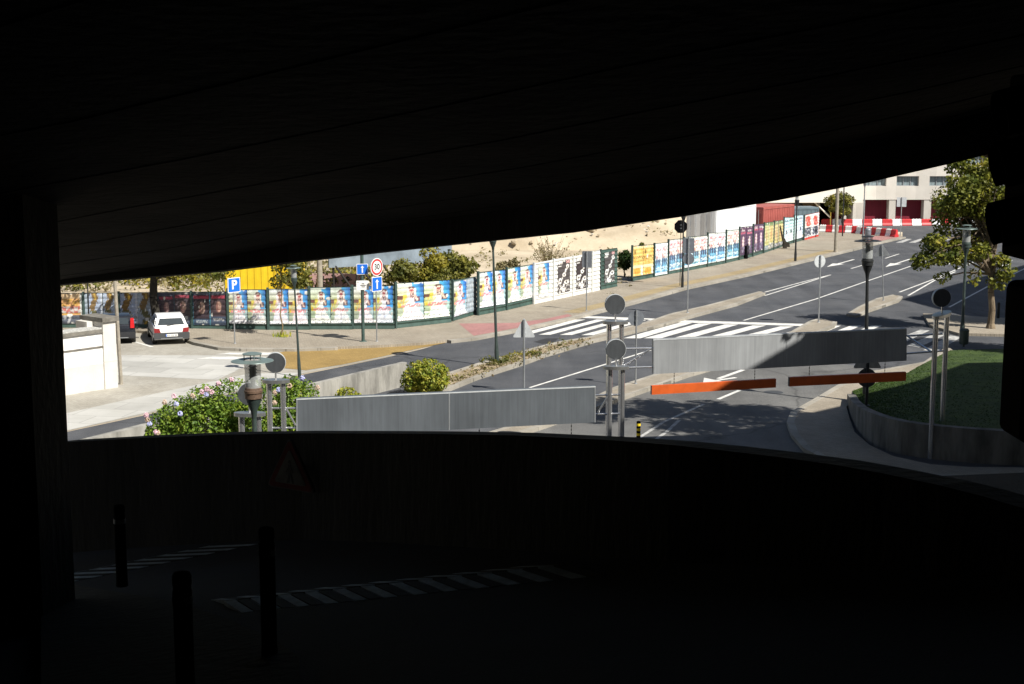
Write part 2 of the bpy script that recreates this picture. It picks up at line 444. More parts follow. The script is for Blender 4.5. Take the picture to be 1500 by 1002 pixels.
def sheet(name, pts, m, z=None, thick=0.0, label=None, cat=None, kind='structure', side=None):
    """flat ground piece from ground points; thick > 0 makes it a raised slab."""
    mb = MB()
    P = [Vector((p[0], p[1], z if z is not None else p[2])) for p in pts]
    if thick:
        mb.extr(P, (0, 0, -thick), m, side or m)
    else:
        mb.face(P, m)
    o = mb.build(name, tri=True)
    bm = bmesh.new(); bm.from_mesh(o.data)
    if not thick:
        for f in bm.faces:
            if f.normal.z < 0: f.normal_flip()
    bm.to_mesh(o.data); bm.free()
    return tag(o, label, cat, None, kind)
def strip(name, line, wdt, m, z, thick=0.0, kind='structure', off=0.0):
    """ribbon along a ground polyline, wdt to the left of travel starting at off."""
    L, Rr = [], []
    n = len(line)
    for i, p in enumerate(line):
        a = line[max(0, i - 1)]; b = line[min(n - 1, i + 1)]
        d = Vector((b[0] - a[0], b[1] - a[1])).normalized(); nn = Vector((-d.y, d.x))
        L.append(Vector((p[0] + nn.x * (off + wdt), p[1] + nn.y * (off + wdt), z)))
        Rr.append(Vector((p[0] + nn.x * off, p[1] + nn.y * off, z)))
    mb = MB()
    for i in range(n - 1):
        q = [Rr[i], Rr[i + 1], L[i + 1], L[i]]
        mb.face(q, m)
        if thick:
            dz = Vector((0, 0, -thick))
            mb.face([Rr[i + 1], Rr[i], Rr[i] + dz, Rr[i + 1] + dz], m)
            mb.face([L[i], L[i + 1], L[i + 1] + dz, L[i] + dz], m)
    if thick:
        dz = Vector((0, 0, -thick))
        mb.face([Rr[0], L[0], L[0] + dz, Rr[0] + dz], m); mb.face([L[-1], Rr[-1], Rr[-1] + dz, L[-1] + dz], m)
    o = mb.build(name)
    return tag(o, kind=kind)
def GP(l, z=0.0): return [G(x, y, z) for x, y in l]
# ================================================================== THE SETTING
sheet("ground", [(-400, -60), (400, -60), (400, 900), (-400, 900)], SAND, 0.0)
K1 = [(40, 645), (97, 633), (214, 608), (330, 579), (448, 548), (560, 525), (620, 511), (650, 502), (690, 497), (760, 484), (840, 466), (920, 446), (1000, 424), (1090, 405), (1170, 386), (1250, 367), (1285, 358), (1322, 350)]
sheet("road", GP(K1) + GP([(1322, 340), (1190, 331), (1190, 318), (1700, 318), (1700, 560)]) + [Vector((40, 30, 0)), Vector((12, 14, 0)), Vector((-14, 26, 0))], A_ROAD, 0.006)
A_WORN = asphalt("worn_asphalt", (0.105, 0.105, 0.104), (0.15, 0.149, 0.145))
sheet("ramp_road", GP([(700, 652), (800, 621), (870, 596), (900, 585.5), (955, 566.5), (1010, 547.5), (1060, 533), (1130, 522), (1290, 540), (1240, 566), (1200, 588), (1168, 606), (1165, 620), (1172, 638), (1190, 658), (1224, 677), (1296, 691), (1391, 697), (1640, 702), (1640, 800), (700, 760)]), A_WORN, 0.0105)
sheet("parking_ground", GP([(20, 466), (262, 468), (520, 474), (640, 480), (655, 500), (620, 510), (560, 524.5), (448, 547), (330, 578.5), (214, 607), (97, 632), (20, 648)]), COBBLE, 0.012)
sheet("pale_forecourt", GP([(60, 614), (97, 606), (200, 583), (312, 559), (365, 548), (448, 546), (330, 577), (214, 605), (60, 640)]), SLABC, 0.017)
sheet("concrete_forecourt", GP([(170, 521), (330, 521), (400, 529), (352, 541), (318, 557), (170, 550)]), SLABC, 0.0165)
sheet("ochre_paving", GP([(395, 520), (420, 515), (494, 508), (560, 505.5), (620, 502), (655, 498), (652, 503), (620, 509.5), (560, 523), (500, 535), (448, 543), (416, 540), (382, 531)]), OCHRE, 0.022)

SW = 0.13
fence_back = [(1200, 341), (1118, 361), (1000, 390), (905, 411), (866, 420), (781, 438), (700, 454), (660, 465), (578, 474), (440, 475), (330, 474), (240, 472), (60, 470)]
walk_front = [(60, 481), (200, 484), (262, 490), (281, 497), (292, 501), (326, 508), (356, 509.5), (432, 510), (494, 508), (560, 505.5), (620, 502), (655, 498)]
k1r = [(690, 494), (760, 481), (840, 463), (920, 443), (1000, 421), (1090, 402), (1170, 383), (1250, 364), (1285, 355), (1322, 347)]
sheet("sidewalk", [G(x, y, SW) for x, y in walk_front + k1r + [(1318, 343), (1260, 339), (1206, 335)] + fence_back], PAVE, SW, 0.14)
kl = [G(x, y, SW) for x, y in [(655, 498)] + k1r]
strip("road_kerb", kl, 0.32, KERB, SW + 0.005, 0.15, off=-0.31)
kl2 = [G(x, y, SW) for x, y in [(281, 497), (292, 501), (326, 508), (356, 509.5), (432, 510), (494, 508)]]
strip("parking_kerb", kl2, 0.28, KERB, SW + 0.005, 0.14, off=-0.27)
strip("ochre_strip", [G(x, y, SW) for x, y in [(850, 459), (920, 441.5), (1000, 419.5), (1090, 400.5), (1170, 381.5), (1230, 367)]], 0.9, paved("faded_ochre_pavers", (0.37, 0.295, 0.17), (0.29, 0.225, 0.125), 0.7, 3.4), SW + 0.004, off=0.12)
sheet("pink_paving", [G(x, y, SW) for x, y in [(672, 474), (755, 473), (800, 467), (832, 460), (838, 463), (800, 471.5), (760, 480), (694, 492)]], PINK, SW + 0.004)
sheet("pink_corner_paving", [G(x, y, SW) for x, y in [(1268, 356), (1276, 346), (1316, 345.5), (1316, 347.5), (1285, 354)]], PINK, SW + 0.004)
# dividing median: kerbed, soil at the near end, slabs at the far end
m_up = [(598, 566), (640, 551), (672, 541), (710, 529), (740, 522), (780, 510), (820, 500), (860, 494), (952, 470), (980, 460), (1040, 446), (1112, 427)]
m_lo = [(1121, 429), (1080, 445), (1020, 461), (968, 476), (868, 499), (800, 519), (770, 530), (700, 552), (655, 570), (598, 588)]
sheet("median", [G(x, y, SW) for x, y in m_up + m_lo], PAVE, SW, 0.14)
sheet("median_soil", [G(x, y, SW) for x, y in [(600, 569), (640, 555), (672, 545), (710, 533), (740, 526), (780, 514), (820, 503.5), (862, 495), (866, 496.5), (800, 516), (770, 526), (700, 548), (655, 566), (602, 583)]], SOIL, SW + 0.006)
strip("median_kerb", [G(x, y, SW) for x, y in m_up], 0.2, KERB, SW + 0.012, 0.15, off=-0.19)
strip("median_kerb", [G(x, y, SW) for x, y in m_lo], 0.2, KERB, SW + 0.012, 0.15, off=-0.19)
isA_up = [(690, 641), (790, 610), (870, 581), (900, 567), (959, 548), (1020, 530), (1100, 505), (1130, 495), (1158, 486), (1186, 470), (1200, 466)]
isA_lo = [(1226, 471), (1222, 477), (1200, 486), (1150, 503), (1060, 534), (1010, 548), (955, 567), (900, 586), (870, 597), (800, 622), (740, 641), (716, 650)]
sheet("traffic_island", [G(x, y, SW) for x, y in isA_up + isA_lo], PAVE, SW, 0.14)
strip("island_kerb", [G(x, y, SW) for x, y in isA_up], 0.2, KERB, SW + 0.006, 0.15, off=-0.19)
strip("island_kerb", [G(x, y, SW) for x, y in isA_lo], 0.2, KERB, SW + 0.006, 0.15, off=-0.19)
isB = [(1240, 460), (1258, 449), (1284, 437), (1308, 431.5), (1322, 434), (1316, 440), (1274, 454), (1255, 462)]
sheet("traffic_island", [G(x, y, SW) for x, y in isB], PAVE, SW, 0.14)
strip("island_kerb", [G(x, y, SW) for x, y in isB[:5]], 0.2, KERB, SW + 0.006, 0.15, off=-0.19)
strip("island_kerb", [G(x, y, SW) for x, y in isB[4:]], 0.2, KERB, SW + 0.006, 0.15, off=-0.19)
sheet("tree_pavement", [G(x, y, SW) for x, y in [(1352, 459), (1400, 461), (1440, 464), (1640, 474), (1640, 491), (1500, 490), (1405, 488), (1362, 476)]], PAVE, SW, 0.14)
rb_out = [(1392, 510), (1361, 531), (1282, 545), (1235, 565), (1200, 586), (1168, 604), (1163, 618), (1170, 636), (1188, 656), (1224, 675), (1296, 689), (1391, 695), (1640, 700)]
rb_in = [(1640, 686), (1420, 684), (1363, 680), (1308, 668), (1274, 652), (1252, 633), (1244, 612), (1240, 596), (1252, 580), (1290, 561), (1335, 545), (1396, 513)]
sheet("ramp_pavement", [G(x, y, SW) for x, y in rb_out + rb_in], PAVE, SW, 0.14)
strip("ramp_kerb", [G(x, y, SW) for x, y in rb_out], 0.24, KERB, SW + 0.006, 0.15, off=-0.23)

# painted markings
def quad(name, px, z=0.013, m=PAINT): return sheet(name, GP(px, z), m, z)
for q in ([(287, 525.5), (311, 522.5), (398, 523), (382, 527)], [(315, 519), (336, 516.5), (424, 516.5), (404, 520)], [(345, 514), (366, 512), (445, 511.6), (425, 514.6)]):
    quad("crossing_stripe", q, 0.021)
quad("parking_line", [(192, 500), (197, 499.6), (226, 508), (220, 508.3)], 0.021)
for i in range(6):
    x = 757 + 31.5 * i
    quad("crossing_stripe", [(x, 490 + .3 * i), (x + 18, 490 + .3 * i), (x + 101 - i * .5, 468), (x + 86 - i * .5, 468)] if i < 5 else [(x - 8, 488), (x + 8, 488), (x + 60, 474), (x + 47, 474)])
quad("stop_line", [(848, 465.5), (862, 463), (966, 467), (958, 469.5)])
for i in range(6):
    x = [913, 943, 985, 1029, 1073, 1117][i]
    quad("crossing_stripe", [(x, 495.5), (x + 25, 495.5), (x + 103 - i * 3.2, 472.5 + i * 1.4), (x + 83 - i * 3.2, 472.5 + i * 1.4)])
quad("stop_line", [(986, 472), (996, 469), (1180, 474.5), (1174, 477.5)])
for i in range(3):
    x = 1192 + i * 30
    quad("crossing_stripe", [(x, 486), (x + 18, 486), (x + 40, 477), (x + 24, 477)])
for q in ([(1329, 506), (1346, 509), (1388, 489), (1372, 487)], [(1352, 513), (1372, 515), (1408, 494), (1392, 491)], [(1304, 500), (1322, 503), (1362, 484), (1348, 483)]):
    quad("crossing_stripe", q, 0.013, PAINT_WORN_SHADE)  # greyer paint here stands in for dappled tree shade
def line(px, wd=0.12, m=PAINT): strip("lane_line", GP(px, 0.013), wd, m, 0.013)
line([(1091, 469.5), (1197, 438), (1268, 413), (1360, 381.5), (1420, 362)])
line([(778, 568), (888, 534), (955, 513)])
line([(1122, 428), (1170, 415), (1218, 402.5)]); line([(1122, 433), (1170, 418), (1218, 402.8)])
line([(1319, 428), (1372, 408), (1418, 388), (1460, 371)]); line([(1332, 433), (1370, 411), (1401, 398)])
line([(1392, 450), (1446, 421), (1530, 380)]); line([(1248, 393.5), (1270, 387)]); line([(1298, 378.5), (1318, 372)])
line([(1056, 555), (1092, 542)], 0.2); line([(1055, 585), (1086, 572)], 0.15); line([(938, 642), (975, 618), (1034, 592)], 0.12, PAINT_WORN_SHADE); line([(955, 650), (980, 632), (998, 615)], 0.12, PAINT_WORN_SHADE)
line([(1100, 536), (1126, 527)], 0.14)
def arrow(a, b, wd=0.42):
    a, b = G(*a, 0.013), G(*b, 0.013); d = (b - a); L = d.length; d.normalize(); n = Vector((-d.y, d.x, 0))
    P = [a, a + d * L * .42 + n * wd, a + d * L * .42 + n * .09, b + n * .09, b - n * .09, a + d * L * .42 - n * .09, a + d * L * .42 - n * wd]
    sheet("road_arrow", P, PAINT, 0.013)
arrow((1211, 391), (1251, 380)); arrow((1297, 391), (1333, 379.5)); arrow((1376, 390), (1404, 379.5)); arrow((1464, 391), (1482, 381)); arrow((1030, 560), (1078, 553), 0.7)
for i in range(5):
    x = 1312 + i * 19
    quad("far_crossing_stripe", [(x, 355.5), (x + 10, 355.5), (x + 24, 350), (x + 16, 350)], 0.013, PAINT_WORN_SHADE)
mh = G(1133, 575); sheet("manhole_cover", [(mh.x + .36 * math.cos(t * .3927), mh.y + .36 * math.sin(t * .3927)) for t in range(16)], BUMP, 0.012)
pt = [G(x, y) for x, y in [(782, 501), (800, 496), (818, 496), (812, 501), (795, 504)]]
sheet("dark_road_area", pt, mat("dark_road_tone", (0.03, 0.03, 0.032), 0.8), 0.0115)  # darker area on the road
# kerb-side litter of dry leaves along the foot of the hoarding
mb = MB()
for k in range(1300):
    t = random.random(); i = random.randrange(len(fence_back) - 2)
    a, b = G(*fence_back[i], SW), G(*fence_back[i + 1], SW)
    p = a.lerp(b, t) + Vector((random.gauss(.25, .22), -abs(random.gauss(0.3, .3)) - .25, 0.015)); s = random.uniform(.02, .06); an = random.random() * 6
    u = Vector((math.cos(an), math.sin(an), random.uniform(-.2, .2))) * s; v = Vector((-math.sin(an), math.cos(an), random.uniform(0, .4))) * s
    mb.face([p - u, p - v * .6, p + u, p + v * .6], TWIG if k % 3 else DRYLEAF)
tag(mb.build("fallen_leaves"), "dry fallen leaves strewn along the foot of the hoarding", "leaf litter", None, "stuff")

# vacant lot: spoil heaps behind the hoarding
def heap(name, cx, cy, sx, sy, h, m, n=48, rough=0.5, base=-0.4):
    mb = MB(); import mathutils
    g = {}
    for i in range(n + 1):
        for j in range(n + 1):
            u, v = -1 + 2 * i / n, -1 + 2 * j / n
            x, y = cx + sx * u, cy + sy * v
            q = max(0, 1 - u * u) * max(0, 1 - v * v)
            nz = mathutils.noise.fractal(Vector((x * .12, y * .12, h)), 1.0, 2.0, 6)
            g[i, j] = len(mb.v); mb.v.append((x, y, base + (h - base) * q ** 0.8 + nz * rough * min(1, q * 3)))
    k = mb.mi(m)
    for i in range(n):
        for j in range(n):
            mb.f.append((g[i, j], g[i + 1, j], g[i + 1, j + 1], g[i, j + 1])); mb.m.append(k)
    if m is SAND:
        rb_ = MB(); vs = [q for q in mb.v if q[1] < cy and q[2] > .0]
        for k in range(900):
            x, y, z = random.choice(vs); r = random.uniform(.05, .22) * (1 if random.random() < .9 else 2)
            rb_.blob((x + random.uniform(-.5, .5), y + random.uniform(-.4, .4), z + .02), (r, r, r * .7), random.choice([SAND, SAND, CREAM]), 5, 3, .25)
        for k in range(110):
            x, y, z = random.choice(vs)
            if 6 < x < 18: leaves_(rb_, (x, y, z + .15), (.7, .6, .25), 9, DRYLEAF if k % 3 else TWIG, .08, .2)
        tag(rb_.build("rubble"), "stones and dry weeds scattered over the sandy heap", "rubble", None, "stuff")
    return tag(mb.build(name, smooth=True), kind='structure')
def leaves_(mb, c, r, n, m, s0, s1):
    for _ in range(n):
        p = Vector(c) + Vector((random.uniform(-1, 1) * r[0], random.uniform(-1, 1) * r[1], random.uniform(-1, 1) * r[2])); s = random.uniform(s0, s1)
        u = Vector((random.gauss(0, 1), random.gauss(0, 1), random.gauss(0, 1))).normalized(); v = u.orthogonal().normalized()
        mb.face([p - u * s, p - v * s * .4, p + u * s, p + v * s * .4], m)
heap("sand_heap", -7, 140, 25, 26, 8.5, SAND, 60, 1.3)
heap("scrub_terrain", -78, 128, 54, 44, 5.5, SCRUB, 60, 1.0)

# ================================================================== GARAGE THE CAMERA STANDS IN
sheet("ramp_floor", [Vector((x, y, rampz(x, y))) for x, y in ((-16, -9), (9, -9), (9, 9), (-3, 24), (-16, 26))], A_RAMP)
par = [(-60, 663, 25), (97, 647.5, 22), (200, 642, 21), (320, 637, 19.7), (440, 634.7, 18.4), (560, 635, 16.6), (660, 636, 15.2), (756, 638, 14.1), (896, 645, 12.6), (980, 651.5, 11.8), (1060, 660, 11.3), (1140, 669.5, 10.8), (1224, 681, 10.3), (1296, 694, 9.9), (1377, 711, 9.4), (1440, 727, 9.1), (1500, 745, 8.8), (1600, 780, 8.3), (1760, 850, 7.6)]
top = [AT(*p) for p in par]
def offs(P, d):
    out = []
    for i, p in enumerate(P):
        a, b = P[max(0, i - 1)], P[min(len(P) - 1, i + 1)]
        t = (b - a).normalized(); n = Vector((-t.y, t.x, 0)).normalized()
        out.append(p + n * d)
    return out
out = offs(top, 0.26)
mb = MB()
for i in range(len(top) - 1):
    a, b, c, d = top[i], top[i + 1], out[i + 1], out[i]
    a0, b0 = Vector((a.x, a.y, rampz(a.x, a.y) - .5)), Vector((b.x, b.y, rampz(b.x, b.y) - .5))
    c0, d0 = Vector((c.x, c.y, -0.2)), Vector((d.x, d.y, -0.2))
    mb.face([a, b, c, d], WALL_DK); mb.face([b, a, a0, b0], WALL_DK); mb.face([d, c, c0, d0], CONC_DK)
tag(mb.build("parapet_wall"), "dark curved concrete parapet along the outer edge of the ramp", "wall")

edge = [(-60, 430, 25), (30, 421, 23.5), (90, 418.5, 22.3), (200, 409, 20.8), (330, 398, 19.3), (440, 384.5, 18.2), (500, 377.5, 17.4), (560, 370.5, 16.6), (700, 355.5, 14.9), (840, 341, 13.3), (1000, 317.5, 12.0), (1140, 293.5, 11.2), (1260, 269, 10.6), (1380, 240, 10.1), (1450, 220.5, 9.8), (1520, 199, 9.5), (1640, 160, 9.1), (1800, 105, 8.6), (2000, 20, 8.2), (2400, -120, 7.6)]
E = [AT(p[0], p[1], p[2] * 1.2) for p in edge]
inn = []
for i, p in enumerate(E):
    t = i / (len(E) - 1)
    inn.append(Vector((-13 + 21 * t, -8, 12.2)))
# soffit: boards run along the edge; a slim downstand beam closes it
bw = 0.36
mb = MB(); NR = 26
def sp(i, r):
    p, q = E[i] + Vector((0, 0, min(.30, max(.03, .03 + (edge[i][0] - 90) / 350 * .19)))), inn[i]
    v = p.lerp(q, r)
    return v
rows = [0.022] + [0.022 + (1 - 0.022) * (k / NR) ** 1.25 for k in range(1, NR + 1)]
for i in range(len(E) - 1):
    for k in range(NR):
        st = 0.006 if k % 2 else 0.0
        dz = Vector((0, 0, st))
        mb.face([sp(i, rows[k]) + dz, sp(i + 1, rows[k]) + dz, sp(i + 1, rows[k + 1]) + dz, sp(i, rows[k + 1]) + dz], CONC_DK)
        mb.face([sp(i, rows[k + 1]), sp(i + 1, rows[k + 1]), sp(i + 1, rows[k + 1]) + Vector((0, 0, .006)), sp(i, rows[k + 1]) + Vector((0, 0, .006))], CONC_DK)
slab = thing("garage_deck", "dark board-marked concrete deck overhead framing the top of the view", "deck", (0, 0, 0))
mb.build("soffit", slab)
mb = MB()
for i in range(len(E) - 1):
    a, b = E[i], E[i + 1]
    a1, b1 = sp(i, 0.022), sp(i + 1, 0.022)
    ai, bi = Vector((a1.x, a1.y, CAMZ + (a.z - CAMZ) * a1.y / a.y + .004)), Vector((b1.x, b1.y, CAMZ + (b.z - CAMZ) * b1.y / b.y + .004))
    U = Vector((0, 0, 1.5))
    mb.face([a, b, bi, ai], WALL_DK); mb.face([ai, bi, b1 + Vector((0, 0, .05)), a1 + Vector((0, 0, .05))], WALL_DK)
    mb.face([b, a, a + U, b + U], CONC_DK)
mb.build("edge_beam", slab)
mb = MB()
for i in range(len(E) - 1):
    U = Vector((0, 0, 1.5))
    mb.face([E[i] + U, E[i + 1] + U, inn[i + 1] + U, inn[i] + U], CONC_DK)
mb.build("deck_top", slab)
# pillar and walls that close the garage
p0 = AT(113, 940, 14.9)
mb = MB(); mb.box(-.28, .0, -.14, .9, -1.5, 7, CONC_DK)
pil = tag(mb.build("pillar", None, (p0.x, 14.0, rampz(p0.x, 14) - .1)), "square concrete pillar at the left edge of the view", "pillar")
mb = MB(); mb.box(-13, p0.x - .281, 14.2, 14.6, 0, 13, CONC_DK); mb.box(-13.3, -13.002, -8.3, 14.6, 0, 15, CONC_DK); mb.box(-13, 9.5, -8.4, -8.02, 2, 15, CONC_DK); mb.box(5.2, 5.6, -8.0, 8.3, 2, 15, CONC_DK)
tag(mb.build("garage_wall"), "black unlit inner wall left of the square concrete pillar", "wall")

mb = MB()
foot = [Vector((p.x, p.y - .6, p.z + 1.48)) for p in E] + [Vector((9, -20, 12)), Vector((-22, -20, 12))]
n = len(foot)
for i in range(n):
    a, b = foot[i], foot[(i + 1) % n]
    for z0, z1, ins in ((0, 11.0 - 9.5, 0), ):
        pass
    mb.face([b, a, Vector((a.x, a.y, 23)), Vector((b.x, b.y, 23))], CONC)
mb.face([Vector((p.x, p.y, 23)) for p in foot], CONC)
mb.build("sky_block_storeys", slab, tri=True)  # unseen storeys added above the deck to block sky light
# pavement, bollards, humps on the ramp
pv = [R(x, y, .12) for x, y in [(60, 855), (112, 857), (256, 881), (330, 905), (400, 936), (438, 962), (440, 1010), (430, 1100), (60, 1100)]]
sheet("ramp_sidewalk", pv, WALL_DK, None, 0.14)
def bollard(px, py, h, r, label):
    p = R(px, py, .12) if px != 395 else R(px, py, .12)
    t = thing("bollard", label, "bollard", p, 0, "bollards on the ramp pavement")
    b = MB(); b.lathe([(0, 0), (r * 1.05, 0), (r * 1.05, .04), (r, .05), (r, h - .12), (r * .93, h - .11), (r * .93, h - .085), (r, h - .075), (r, h - .02), (r * .85, h), (0, h + .012)], BLACK, 20); b.build("post", t, smooth=True)
    b = MB(); b.lathe([(r + .003, h - .20), (r + .004, h - .20), (r + .004, h - .15), (r + .003, h - .15)], GALV_D, 20); b.build("reflective_band", t, smooth=True)
bollard(179, 858, .92, .062, "smallest dark bollard by the foot of the concrete pillar")
bollard(395, 958, .93, .056, "dark bollard at the near end of the pale speed hump")
bollard(272, 1012, .80, .062, "dark bollard cut off by the bottom of the picture")
def hump(a, b, wd, n, label, slant=0.95):
    a, b = R(*a, .005), R(*b, .005); d = (b - a); L = d.length; d.normalize()
    nn = Vector((0, 0, 1)).cross(d).normalized(); nn.z = (RB * nn.x + RC * nn.y)
    t = thing("speed_hump", label, "speed hump", a, 0, "speed humps across the ramp")
    for col, ph, nm in ((RUB_Y, 0, "pale_block"), (RUB_K, 1, "black_block")):
        mb = MB()
        for i in range(n):
            for r in range(2):
                if i % 2 != ph: continue
                s0, s1 = L * i / n + .012 - r * wd * .5 * slant, L * (i + 1) / n - .012 - r * wd * .5 * slant
                w0, w1 = (.0, wd * .5 - .025) if r == 0 else (wd * .5 + .025, wd)
                z0, z1 = (.0, .05) if r == 0 else (.05, .0)
                sk = -slant * wd * .5 * d; P = [d * s0 + nn * w0 + Vector((0, 0, z0)), d * s1 + nn * w0 + Vector((0, 0, z0)), d * s1 + nn * w1 + sk + Vector((0, 0, z1)), d * s0 + nn * w1 + sk + Vector((0, 0, z1))]
                mb.face(P, col)
                lo = Vector((0, 0, -.04))
                for q in range(4): mb.face([P[(q + 1) % 4], P[q], P[q] + lo, P[(q + 1) % 4] + lo], col)
        mb.build(nm, t)
hump((352, 897), (885, 842), .95, 24, "longer pale and black rubber hump in the foreground")
hump((100, 853), (395, 793), 1.1, 18, "pale and black rubber hump running behind the smallest bollard")

# warning triangle on the parapet
def tri_pts(w, r=.04, n=4):
    h = w * .866; V = [Vector((-w / 2, 0)), Vector((w / 2, 0)), Vector((0, h))]; cen = Vector((0, h / 3)); P = []
    for k, v in enumerate(V):
        c = v + (cen - v).normalized() * r * 2; a0 = [210, 330, 90][k] - 60
        for q in range(n + 1):
            a = rad(a0 + 120 * q / n); P.append((c.x + r * math.cos(a), c.y + r * math.sin(a)))
    return P
def scaled(P, s, cy): return [(x * s, cy + (y - cy) * s) for x, y in P]
pa, pb = AT(425, 709, 17.9), AT(475, 709, 17.9)
i0 = 4
tdir = (top[5] - top[4]).normalized(); cpos = top[4].lerp(top[5], 0.08)
nrm = Vector((tdir.y, -tdir.x, 0)).normalized()
t = thing("warning_sign", "dim red triangle with a walking figure on the parapet", "sign", cpos + nrm * .24 + Vector((0, 0, -.72)), math.atan2(tdir.y, tdir.x) + rad(24))
SHADE_W, SHADE_R, SHADE_K = mat('shade_dark_white', (.10, .10, .095), .8, 0, .3, 6), mat('shade_dark_red', (.10, .012, .012), .8, 0, .3, 6), mat('shade_dark_grey', (.07, .06, .06), .8, 0, .3, 6)  # sign colours darkened to paint in the shade under the deck
P = tri_pts(.82); cy = .235
mb = MB(); mb.box(-.02, .02, .036, .30, .25, .29, BLACK); mb.build('bracket', t)
mb = MB(); mb.extr([(x, 0, y) for x, y in P], (0, .035, 0), SHADE_K); mb.build("back_plate", t)
mb = MB(); mb.extr([(x, -.006, y) for x, y in scaled(P, .93, cy)], (0, .005, 0), SHADE_R); mb.build("red_border", t)
mb = MB(); mb.extr([(x, -.012, y) for x, y in scaled(P, .66, cy)], (0, .005, 0), SHADE_W); mb.build("white_field", t)
mb = MB(); y = -.016
def limb(x0, z0, x1, z1, w0, w1):
    d = Vector((x1 - x0, z1 - z0)).normalized(); n = Vector((-d.y, d.x))
    mb.extr([(x0 + n.x * w0, y, z0 + n.y * w0), (x0 - n.x * w0, y, z0 - n.y * w0), (x1 - n.x * w1, y, z1 - n.y * w1), (x1 + n.x * w1, y, z1 + n.y * w1)], (0, .003, 0), SIGNK)
mb.extr([(.022 * math.cos(a * .6283), y, .372 + .027 * math.sin(a * .6283)) for a in range(10)], (0, .003, 0), SIGNK)
y = -.0165; limb(0, .34, .0, .22, .022, .018); y = -.017; limb(0, .22, .05, .09, .016, .010); y = -.0175; limb(0, .22, -.04, .09, .016, .010); y = -.018; limb(0, .32, .055, .235, .011, .008); y = -.0185; limb(0, .32, -.055, .235, .011, .008)
mb.build("walking_figure", t)

# traffic light on the right edge
tp = AT(1478, 600, 6.0); tz = rampz(tp.x, 6.0)
t = thing("traffic_light", "black traffic signal with hooded lenses at the right edge of the view", "traffic light", (tp.x, 6.0, tz))
zc = lambda py: AT(1478, py, 6.0).z - tz
mb = MB(); mb.rbox(-.02, .26, -.13, .13, zc(378), zc(108), BLACK, .02); mb.build("housing", t)
mb = MB(); mb.rbox(.005, .24, -.12, .12, zc(641), zc(414), BLACK, .04); mb.build("lower_housing", t)
mb = MB(); mb.tube((.27, .2, -.3), (.27, .2, zc(60)), .05, None, BLACK, 14); mb.box(.22, .26, .1, .2, zc(500), zc(480), BLACK); mb.box(.22, .26, .1, .2, zc(200), zc(180), BLACK); mb.build("pole", t)
for py in (162, 238, 325):
    z = zc(py); mb = MB(); k = mb.mi(BLACK); n = 18; i = len(mb.v)
    for a in range(n + 1):
        an = rad(-55 + 290 * a / n); cy_, cz_ = math.cos(an), math.sin(an)
        ext = .105 * (0.55 + .45 * (cz_ + 1) / 2)
        for (xx, rr) in ((-.021, .107), (-.021 - ext, .100), (-.021 - ext, .094), (-.021, .100)):
            mb.v.append((xx, cy_ * rr, z + cz_ * rr - (.02 if xx < -.03 else 0)))
    for a in range(n):
        for q in range(3):
            mb.f.append((i + a * 4 + q, i + a * 4 + q + 1, i + a * 4 + 5 + q, i + a * 4 + 4 + q)); mb.m.append(k)
    vis = mb.build("visor", t, smooth=True)
    mb = MB(); mb.tube((-.03, 0, z), (-.022, 0, z), .092, .098, BLACK, 18); mb.build("lens", vis)
